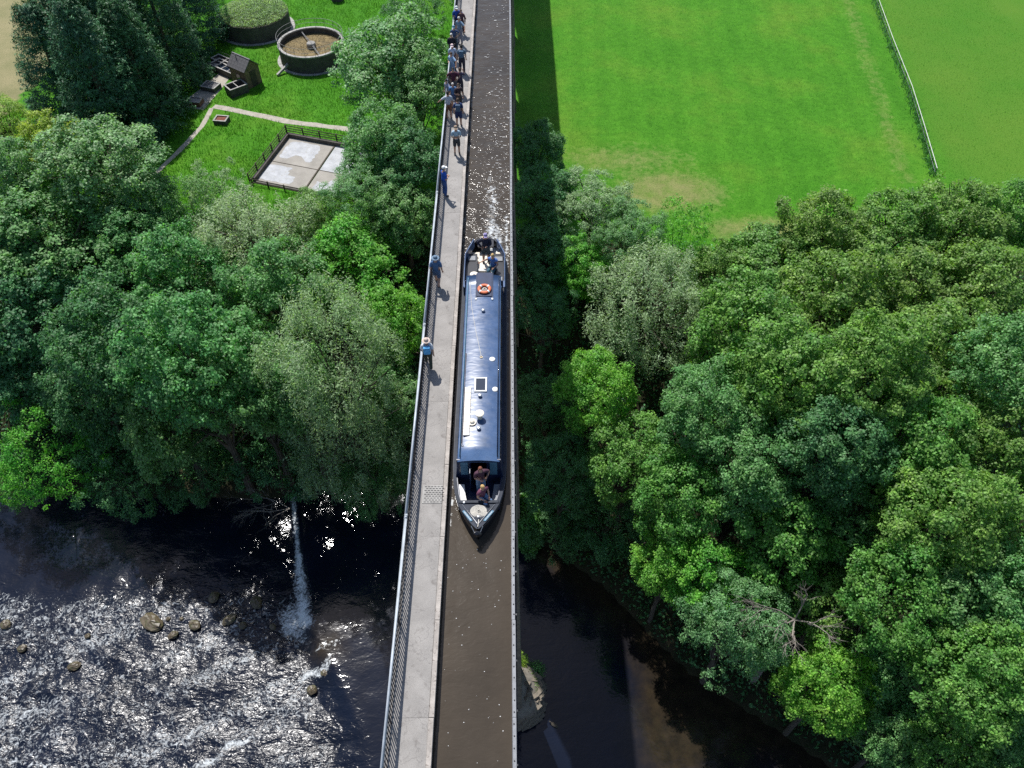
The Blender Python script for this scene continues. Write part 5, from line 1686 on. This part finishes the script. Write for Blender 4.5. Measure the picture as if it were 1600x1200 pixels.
GL, GR_, GC = 'trees in the wood beside the rapids', 'trees in the wood below the mown field', 'conifers beyond the water works'
W = [
    # left wood, far edge to river
    (8, 205, 62, 9, 'ash', 'leaf_yellow', 'yellow-green tree at the edge of the tan field', GL),
    (85, 232, 56, 9, 'sycamore', 'leaf_yellow', 'yellow-green tree at the foot of the dark conifers', GL),
    (22, 275, 62, 11, 'sycamore', 'leaf_blue', 'blue-green tree below the yellow-green tree of the tan field', GL),
    (158, 262, 96, 12, 'sycamore', 'leaf_blue', 'broad pale blue-green tree where the concrete path enters the wood', GL),
    (225, 325, 62, 9, 'ash', 'leaf_blue', 'pale small tree at the lower end of the concrete path', GL),
    (90, 380, 112, 13, 'sycamore', 'leaf_mid', 'large round-headed tree behind the broad dark riverside tree', GL),
    (5, 400, 80, 13, 'sycamore', 'leaf_deep', 'deep green tree cut by the picture edge beside the round-headed tree', GL),
    (225, 395, 76, 11, 'sycamore', 'leaf_mid', 'mid-green tree between the round-headed tree and the grey feathery tree', GL),
    (345, 300, 46, 5, 'bush', 'leaf_silver', 'grey-green shrub at the near corner of the meadow', GL),
    (300, 335, 60, 7, 'bush', 'leaf_mid', 'green bush along the meadow edge beside the feathery tree', GL),
    (405, 375, 108, 12, 'willow', 'leaf_silver', 'grey feathery tree with twiggy top in front of the drying bed', GL),
    (500, 340, 55, 7, 'ash', 'leaf_olive', 'olive tree right in front of the low fence of the drying bed', GL),
    (300, 450, 88, 12, 'sycamore', 'leaf_mid', 'mid-green tree directly in front of the grey feathery tree', GL),
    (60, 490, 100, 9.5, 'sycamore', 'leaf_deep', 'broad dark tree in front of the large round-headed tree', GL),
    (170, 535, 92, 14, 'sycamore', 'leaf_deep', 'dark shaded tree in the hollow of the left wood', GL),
    (300, 570, 104, 16, 'sycamore', 'leaf_mid', 'clumpy light-topped tree in the middle of the left wood', GL),
    (445, 450, 84, 12, 'sycamore', 'leaf_mid', 'green tree behind the drooping willow', GL),
    (555, 425, 86, 12, 'sycamore', 'leaf_bright', 'fresh green tree near the railing behind the willow', GL),
    (618, 505, 62, 10, 'sycamore', 'leaf_bright', 'bright green tree close under the towpath railing', GL),
    (522, 560, 112, 17, 'willow', 'leaf_silver', 'big drooping silver-green willow beside the towpath', GL),
    (465, 610, 74, 16, 'sycamore', 'leaf_mid', 'green tree added for river shade between the willow and the clumpy light-topped tree', GL),  # tree added to shade the smooth water beside the weir
    (548, 680, 96, 11, 'willow', 'leaf_silver', 'second silver-green willow overhanging the river by the aqueduct', GL),
    (610, 630, 60, 9, 'sycamore', 'leaf_mid', 'mid-green tree squeezed between willow and railing', GL),
    (390, 590, 88, 16, 'sycamore', 'leaf_mid', 'mid-green tree left of the overhanging willow', GL),
    (270, 660, 86, 12, 'sycamore', 'leaf_mid', 'light green clumpy tree above the dark riverside bushes', GL),
    (150, 615, 78, 9, 'sycamore', 'leaf_deep', 'dark tree behind the bright overhanging bough', GL),
    (15, 590, 76, 7, 'sycamore', 'leaf_deep', 'dark riverside tree cut by the picture edge above the bright bough', GL),
    (70, 718, 80, 10, 'bush', 'leaf_bright', 'vivid yellow-green low tree overhanging the rapids', GL),
    (200, 745, 74, 8, 'bush', 'leaf_deep', 'dark green bush hanging lowest over the rapids', GL),
    (300, 735, 60, 6, 'bush', 'leaf_deep', 'dark bush on the bank behind the bare branches', GL),
    (430, 735, 66, 7, 'bush', 'leaf_deep', 'dark green bush above the weir end', GL),
    (585, 745, 60, 7, 'willow', 'leaf_mid', 'drooping green tree at the bank under the towpath', GL),
    (10, 745, 60, 6, 'bush', 'leaf_deep', 'shaded bush at the bank on the picture edge', GL),
    # by the tanks
    (612, 100, 92, 13, 'sycamore', 'leaf_blue', 'great rounded blue-green tree beside the filter tank', GL),
    (655, 150, 56, 11, 'sycamore', 'leaf_blue', 'blue-green tree between the great rounded tree and the railing', GL),
    (602, 222, 68, 11, 'sycamore', 'leaf_mid', 'mid-green tree at the far corner of the drying bed', GL),
    (640, 255, 60, 10, 'sycamore', 'leaf_deep', 'dark tree between the drying bed and the railing', GL),
    (572, 293, 66, 9, 'ash', 'leaf_blue', 'pale rounded tree covering the near corner of the drying bed', GL),
    (635, 345, 58, 9, 'sycamore', 'leaf_mid', 'small green tree under the railing beyond the willow', GL),
    (570, 365, 52, 8, 'bush', 'leaf_mid', 'green bush in front of the pale rounded tree', GL),
    (655, 20, 55, 7, 'bush', 'leaf_deep', 'dark shrub under the railing at the top edge', GL),
    (690, 85, 26, 3, 'bush', 'leaf_bright', 'bright creeper-covered shrub tight under the railing', GL),
    # conifers
    (92, 122, 58, 14, 'conifer', 'needle', 'outermost conifer of the dark clump beside the tan field', GC),
    (125, 75, 60, 16, 'conifer', 'needle', 'dark conifer second from the tan field', GC),
    (155, 135, 64, 16, 'conifer', 'needle', 'dark conifer in the front of the clump above the yellow-green tree', GC),
    (140, 22, 54, 16, 'conifer', 'needle', 'dark conifer at the top edge beside the tan field', GC),
    (190, 70, 62, 16, 'conifer', 'needle', 'tall dark conifer in the middle of the clump', GC),
    (215, 115, 56, 14, 'conifer', 'needle', 'dark conifer shading the meadow by the chambers', GC),
    (250, 45, 54, 15, 'conifer', 'needle', 'dark conifer nearest the planted tank', GC),
    (175, 10, 58, 16, 'conifer', 'needle', 'dark conifer at the top edge in mid clump', GC),
    (285, 0, 50, 14, 'conifer', 'needle', 'dark conifer at the top edge beside the planted tank', GC),
    (322, 8, 30, 7, 'bush', 'leaf_deep', 'shaded shrub touching the planted tank', GC),
    # right wood
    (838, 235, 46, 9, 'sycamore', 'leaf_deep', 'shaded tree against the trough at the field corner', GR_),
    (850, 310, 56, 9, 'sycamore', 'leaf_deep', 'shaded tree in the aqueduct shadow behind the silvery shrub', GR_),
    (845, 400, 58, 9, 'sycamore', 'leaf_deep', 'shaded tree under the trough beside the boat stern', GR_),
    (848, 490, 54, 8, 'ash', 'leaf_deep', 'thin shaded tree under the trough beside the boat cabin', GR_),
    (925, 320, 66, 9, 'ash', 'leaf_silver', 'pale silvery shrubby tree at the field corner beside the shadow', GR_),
    (985, 365, 62, 9, 'ash', 'leaf_blue', 'pale blue-green tree next to the silvery shrubby tree', GR_),
    (1060, 385, 58, 8, 'bush', 'leaf_bright', 'fresh green bush bordering the bare earth of the field', GR_),
    (905, 420, 50, 8, 'sycamore', 'leaf_bright', 'bright green tree just outside the aqueduct shadow', GR_),
    (1010, 470, 112, 13, 'willow', 'leaf_silver', 'big grey-green willow in the wood beside the boat', GR_),
    (1120, 430, 66, 9, 'sycamore', 'leaf_olive', 'olive tree between the grey-green willow and the field', GR_),
    (930, 610, 66, 12, 'sycamore', 'leaf_bright', 'lit green tree standing at the edge of the aqueduct shadow', GR_),
    (1210, 420, 84, 11, 'sycamore', 'leaf_olive', 'olive-green tree fourth along the field edge from the aqueduct', GR_),
    (1285, 365, 84, 11, 'sycamore', 'leaf_olive', 'tall olive tree at the field edge with a ragged top', GR_),
    (1390, 370, 86, 11, 'sycamore', 'leaf_olive', 'olive tree at the field edge below the end of the white fence', GR_),
    (1490, 355, 80, 11, 'sycamore', 'leaf_olive', 'olive tree at the field edge beyond the white fence', GR_),
    (1575, 345, 78, 11, 'sycamore', 'leaf_warm', 'field-edge tree in the far corner cut by the picture edge', GR_),
    (1165, 530, 96, 13, 'sycamore', 'leaf_warm', 'mid-green tree next to the grey-green willow', GR_),
    (1295, 480, 96, 13, 'sycamore', 'leaf_olive', 'olive tree second row from the field, behind the ragged top', GR_),
    (1415, 470, 96, 13, 'sycamore', 'leaf_olive', 'olive tree second row from the field, below the white fence', GR_),
    (1535, 460, 96, 13, 'sycamore', 'leaf_olive', 'olive tree second row from the field at the picture edge', GR_),
    (1100, 640, 86, 13, 'sycamore', 'leaf_mid', 'mid-green tree beside the lit tree of the shadow edge', GR_),
    (1230, 600, 98, 14, 'sycamore', 'leaf_warm', 'mid-green tree in the heart of the right wood', GR_),
    (1355, 580, 98, 14, 'sycamore', 'leaf_warm', 'mid-green tree third row from the field, middle of the wood', GR_),
    (1475, 570, 98, 14, 'sycamore', 'leaf_olive', 'olive tree third row from the field', GR_),
    (1585, 570, 90, 14, 'sycamore', 'leaf_mid', 'mid-green tree third row from the field at the picture edge', GR_),
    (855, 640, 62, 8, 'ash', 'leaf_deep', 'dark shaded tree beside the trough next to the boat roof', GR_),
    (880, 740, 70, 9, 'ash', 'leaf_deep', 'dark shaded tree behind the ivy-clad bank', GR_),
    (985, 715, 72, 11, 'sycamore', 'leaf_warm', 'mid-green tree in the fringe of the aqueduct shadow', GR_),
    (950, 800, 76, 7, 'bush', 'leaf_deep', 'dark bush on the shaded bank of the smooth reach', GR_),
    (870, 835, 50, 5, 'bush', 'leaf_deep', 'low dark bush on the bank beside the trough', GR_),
    (1060, 775, 78, 12, 'sycamore', 'leaf_warm', 'green tree above the bright riverside sycamore', GR_),
    (1175, 725, 92, 13, 'sycamore', 'leaf_mid', 'mid-green tree fourth row from the field, towards the aqueduct', GR_),
    (1300, 700, 98, 14, 'sycamore', 'leaf_deep', 'deep green tree in the darkest hollow of the right wood', GR_),
    (1425, 690, 98, 14, 'sycamore', 'leaf_warm', 'mid-green tree fourth row from the field', GR_),
    (1550, 690, 96, 14, 'sycamore', 'leaf_olive', 'olive-green tree fourth row from the field at the picture edge', GR_),
    (1045, 880, 60, 9, 'sycamore', 'leaf_bright', 'small bright tree jutting over the smooth reach', GR_),
    (1110, 905, 84, 11, 'sycamore', 'leaf_bright', 'bright yellow-green sycamore on the bank of the smooth reach', GR_),
    (1145, 975, 96, 12, 'ash', 'leaf_blue', 'pale blue-green dome-shaped tree overhanging the smooth reach', GR_),
    (1230, 830, 88, 13, 'sycamore', 'leaf_warm', 'green tree behind the bright riverside sycamore', GR_),
    (1350, 810, 96, 13, 'sycamore', 'leaf_mid', 'green tree fifth row from the field', GR_),
    (1475, 810, 98, 14, 'sycamore', 'leaf_warm', 'green tree fifth row from the field, one in from the picture edge', GR_),
    (1590, 810, 90, 14, 'sycamore', 'leaf_warm', 'green tree fifth row from the field at the picture edge', GR_),
    (1290, 950, 84, 10, 'sycamore', 'leaf_olive', 'thin-topped olive tree with bare grey twigs', GR_),
    (1290, 1075, 80, 9, 'sycamore', 'leaf_bright', 'yellow-green tree lowest on the bank of the smooth reach', GR_),
    (1400, 930, 92, 12, 'sycamore', 'leaf_warm', 'green tree behind the one with bare twigs', GR_),
    (1515, 930, 96, 13, 'sycamore', 'leaf_mid', 'mid-green tree sixth row from the field', GR_),
    (1605, 940, 86, 13, 'sycamore', 'leaf_mid', 'full green tree sixth row from the field at the picture edge', GR_),
    (1405, 1050, 88, 10, 'sycamore', 'leaf_mid', 'full green tree next to the lowest yellow-green tree', GR_),
    (1520, 1060, 94, 12, 'sycamore', 'leaf_warm', 'mid-green tree near the lower picture corner', GR_),
    (1600, 1080, 84, 12, 'sycamore', 'leaf_mid', 'full green tree at the lower picture edge', GR_),
    (1400, 1150, 70, 8, 'sycamore', 'leaf_mid', 'small riverside tree at the bottom picture edge', GR_),
    (1500, 1180, 88, 10, 'sycamore', 'leaf_warm', 'green tree cut by the bottom picture edge', GR_),
    (1595, 1190, 84, 11, 'sycamore', 'leaf_mid', 'green tree in the bottom picture corner', GR_),
]
for t_ in W:
    tree(*t_)

# bare twigs standing out of the thin-topped tree, and dead boughs over the weir
def bare_branches(name, base, tips, label, depth=3, seed=1, parent=None, r0=.06):
    q = random.Random(seed)
    b = MB()

    def grow(p, d, L, r, k):
        e_ = p + d * L
        mid = p + d * L * .5 + Vector((q.uniform(-1, 1), q.uniform(-1, 1), q.uniform(-1, 1))) * L * .08
        b.tube([p, mid, e_], [r, r * .8, r * .55], 5, cap=False)
        if k == 0: return
        for _ in range(q.choice((3, 4))):
            dd = (d + Vector((q.uniform(-1, 1), q.uniform(-1, 1), q.uniform(-.5, .6))) * .75).normalized()
            s_ = q.uniform(.45, 1)
            grow(p + (e_ - p) * s_, dd, L * q.uniform(.45, .7), r * .5, k - 1)
    for d, L in tips:
        grow(Vector(base), Vector(d).normalized(), L, r0, depth)
    return b


x, y = at(1250, 955, 14.5)
e = empty('dead_tree', (x, y, float(ground_z(x, y))), label='bare grey branches poking out of the riverside canopy', cat='tree')
gz = e.location.z
bb = bare_branches('', (x, y, 13.2), [((-.5, -.3, .6), 2.6), ((.3, -.5, .7), 2.4), ((-.8, .1, .5), 2.8), ((.1, .2, 1), 2.4), ((-.3, -.8, .4), 2.4)], '', 3, 4)
bb.build('branches', M['twig'], e)
MB().tube([(x + .4, y + .5, gz - .5), (x + .2, y + .2, 7), (x, y, 13.3)], [.28, .18, .08], 7).build('trunk', M['twig'], e)
x, y = at(445, 800, .5)
e = empty('fallen_branch', (x, y, .1), label='bare fallen branch spreading over the shaded water by the weir', cat='branch')
bb = bare_branches('', (x + .3, y + .5, .25), [((-1, -.15, .12), 3.4), ((-.9, .35, .10), 3.0), ((-.7, -.7, .08), 2.6)], '', 3, 9, r0=.05)
bb.build('boughs', M['twig'], e)

# undergrowth on the slopes, shaggy grass in the meadow
N = 90000
ux_ = rng.uniform(-60, 62, N); tt = rng.random(N)
yb = np.interp(ux_, YB[:, 0], YB[:, 1]); yt = np.interp(ux_, YT[:, 0], YT[:, 1])
uy_ = yb + .3 + tt * (yt - yb - .5)
hh_ = fbm(ux_ * .5, uy_ * .5, 77) * 1.5
cz = ground_z(ux_, uy_) + hh_ * rng.random(N)
ok = ~((np.abs(ux_ + 1.8) < 4.2) & (rng.random(N) < .5))
cc = np.stack([ux_, uy_, cz], 1)[ok]
v = leaf_cloud('u', cc, np.array([[0, 0, .8]]) * np.ones((len(cc), 1)), .30, .6, None, seed=8)
tag(link('undergrowth', quads_mesh('undergrowth', v), M['leaf_deep']), 'dark leafy undergrowth covering the wooded slopes', 'undergrowth', kind='stuff')


def grass(name, xs, ys, h, m, label, seed):
    r_ = np.random.default_rng(seed); n = len(xs)
    a = r_.uniform(0, 6.283, n); w = r_.uniform(.02, .045, n) * (h / .3); hh = h * r_.uniform(.5, 1.3, n)
    z = ground_z(xs, ys)
    dx, dy = np.cos(a), np.sin(a); lx_, ly_ = r_.normal(0, .45, n) * hh, r_.normal(0, .45, n) * hh
    v = np.empty((n, 4, 3))
    v[:, 0] = np.stack([xs - dx * w, ys - dy * w, z - .02], 1); v[:, 1] = np.stack([xs + dx * w, ys + dy * w, z - .02], 1)
    v[:, 2] = np.stack([xs + dx * w * .4 + lx_, ys + dy * w * .4 + ly_, z + hh], 1); v[:, 3] = np.stack([xs - dx * w * .4 + lx_, ys - dy * w * .4 + ly_, z + hh], 1)
    tag(link(name, quads_mesh(name, v.reshape(-1, 3)), m), label, 'grass', kind='stuff')


def clear(xs, ys):
    k = np.ones(len(xs), bool)
    for cx, cy, r_ in ((*cl_c, 4.5), (*dr_c, 4.9), (-31.0, 87.2, 1.9), (-34, 89.8, 2.2), (-31.7, 84.9, 1.4)):
        k &= (xs - cx) ** 2 + (ys - cy) ** 2 > r_ * r_
    u = (xs - pad.location.x); w_ = (ys - pad.location.y)
    M2 = np.linalg.inv(np.array([[ux.x, uy.x], [ux.y, uy.y]]))
    U = M2[0, 0] * u + M2[0, 1] * w_; V = M2[1, 0] * u + M2[1, 1] * w_
    k &= ~((U > -.3) & (U < PWd + .3) & (V > -.3) & (V < PHt + .3))

    def seg(a, b, r_):
        ax, ay = a; bx, by = b; dx, dy = bx - ax, by - ay
        t = np.clip(((xs - ax) * dx + (ys - ay) * dy) / (dx * dx + dy * dy), 0, 1)
        return (xs - ax - t * dx) ** 2 + (ys - ay - t * dy) ** 2 > r_ * r_
    for a, b, r_ in ((at(334, 166, ZG), at(385, 176, ZG), .45), (at(385, 176, ZG), at(450, 190, ZG), .45), (at(450, 190, ZG), at(560, 204, ZG), .45), (at(331, 169, ZG), at(315, 198, ZG), .3), (at(315, 198, ZG), at(280, 236, ZG), .3), (at(280, 236, ZG), at(240, 274, ZG), .3), (at(298, 166, ZG), at(352, 118, ZG), 1.5), (at(340, 178, ZG), at(350, 190, ZG), .8)):
        k &= seg(a, b, r_)
    return k


N = 170000
xs = rng.uniform(-62, -3, N); ys = 62 + (rng.random(N) ** 1.25) * 52
dn = fbm(xs * .6, ys * .6, 41)
k = clear(xs, ys) & (xs > -55 + (ys - 62) * .1) & (dn + rng.random(N) * .5 > .55)
grass('meadow_grass', xs[k], ys[k], .22, M['blade'], 'shaggy bright green grass in the water works meadow', 3)
N = 150000
xs = rng.uniform(-3, 66, N); ys = 57 + rng.random(N) * 55
rough_e = np.exp(-np.maximum(ys - 64, 0) / 5)
dn = fbm(xs * .5, ys * .5, 43)
k = (a_field(xs, ys) > .5) & (rng.random(N) < .42 + .5 * rough_e * (dn > .45)) & (rng.random(N) > a_dirt(xs, ys) * .9)
grass('field_grass', xs[k], ys[k], .12, M['blade'], 'short grass of the mown field', 4)
xs = []; ys = []
for (x0, y0), (x1, y1) in zip(dense[:-1], dense[1:]):
    for _ in range(90):
        t = random.random(); xs.append(x0 + (x1 - x0) * t + random.gauss(0, .28)); ys.append(y0 + (y1 - y0) * t)
grass('fence_grass', np.array(xs), np.array(ys), .40, M['leaf_deep'], 'long dark grass left standing under the white fence', 5)

# ivy hanging on the bank and on the foot of the second pier
x, y = at(827, 775, 5.5)
N = 9000
a = rng.normal(0, 1, (N, 3)); a /= np.linalg.norm(a, axis=1, keepdims=True)
a[:, 2] = np.abs(a[:, 2])
pts = a * np.array([1.5, 2.6, 4.2]) * rng.uniform(.8, 1.06, (N, 1)) * (1 + .25 * (fbm(a[:, 0] * 3 + 5, a[:, 1] * 3 + a[:, 2] * 2 + 5, 9)[:, None] - .5))
gz = float(ground_z(x, y))
e = empty('ivy_mound', (x, y, gz), label='sunlit mound of ivy against the second pier beside the boat bow', cat='ivy')
link('leaves', quads_mesh('leaves', leaf_cloud('i', pts, a * .8, .22, .8, None, seed=4)), M['ivy'], e)['kind'] = 'stuff'
MB().blob((0, 0, 0), (1.25, 2.3, 3.8), 14, 9, .08, seed=2).build('stump', M['barkk'], e, local=True)

# plants on the river pier foot
for px, py, r_, m_, lab_ in ((811, 1032, .8, 'leaf_yellow', 'yellow-green tuft growing on top of the river pier foot'), (838, 1042, .8, 'leaf_mid', 'green fern-like plant on the side of the river pier foot'), (820, 1068, 1.15, 'leaf_olive', 'rusty olive moss carpet on the river pier foot')):
    x, y = at(px, py, 2.0)
    n = 1500
    a = rng.normal(0, 1, (n, 3)); a /= np.linalg.norm(a, axis=1, keepdims=True); a[:, 2] = np.abs(a[:, 2])
    hs = .8 if m_ != 'leaf_olive' else .25
    e = empty('bank_plant', (x, y, 1.85 if m_ != 'leaf_mid' else 1.2), label=lab_, cat='plant', group='plants on the river pier')
    link('leaves', quads_mesh('leaves', leaf_cloud('p', a * np.array([r_, r_, r_ * hs]) * rng.uniform(.3, 1.05, (n, 1)), a, .13, .5, None, seed=int(px))), M[m_], e)['kind'] = 'stuff'

# rocks in the rapids
for i, (px, py, s_, asp, lab_) in enumerate(((237, 972, .8, 1.8, 'long tan boulder in the rapids with a smooth wave behind it'), (334, 933, .55, 1.2, 'mossy square-topped rock at the edge of the tree shade'), (400, 941, .58, 1.3, 'dark mossy rock in the shade nearest the weir'),
        (304, 976, .5, 1.4, 'flat tan rock in mid stream beside the white water'), (270, 991, .42, 1.3, 'small tan rock below the long boulder'), (379, 977, .42, 1.0, 'brown rock right of the white water'), (358, 968, .5, 1.5, 'flat brown rock upstream of the white water'),
        (262, 966, .24, 1.0, 'small rock just beside the long tan boulder'), (426, 979, .32, 1.2, 'small green rock close to the weir'), (136, 993, .3, 1.0, 'lone brown rock in the left rapids'), (8, 975, .5, 1.2, 'rusty rock at the left picture edge'), (283, 966, .2, 1.1, 'tiny rock between the long boulder and the flat one'),
        (487, 1078, .5, 1.0, 'brown rock under the lower foam'), (508, 1050, .45, 1.2, 'dark rock beside the towpath shadow edge'), (34, 1012, .4, 1.2, 'dark rock at the far left of the rapids'), (115, 1040, .45, 1.4, 'sunken dark rock in the lower left rapids'))):
    x, y = at(px, py, -.3)
    s_ *= .8
    e = MB().blob((0, 0, 0), (s_ * asp, s_, s_ * .55), 12, 8, .16, rz=.5, seed=i + 5).build('river_rock', M['rock'], None, smooth=False)
    e.location = (x, y, -.40 + s_ * .08); e.rotation_euler = (0, 0, random.uniform(0, 3))
    tag(e, lab_, 'rock', 'rocks in the rapids')
# the duck-like drift on the smooth reach
x, y = at(866, 1133, .02)
e = tag(MB().blob((0, 0, .05), (.34, .14, .12), 10, 6, .05, seed=2).tube([(.26, 0, .08), (.36, 0, .22), (.44, 0, .24)], [.06, .05, .03], 6).build('mallard', M['barkk']), 'brown duck swimming on the shaded smooth reach', 'duck')
e.location = (x, y, 0); e.rotation_euler = (0, 0, 2.6)

for o in bpy.data.objects:
    if '_org' in o: del o['_org']
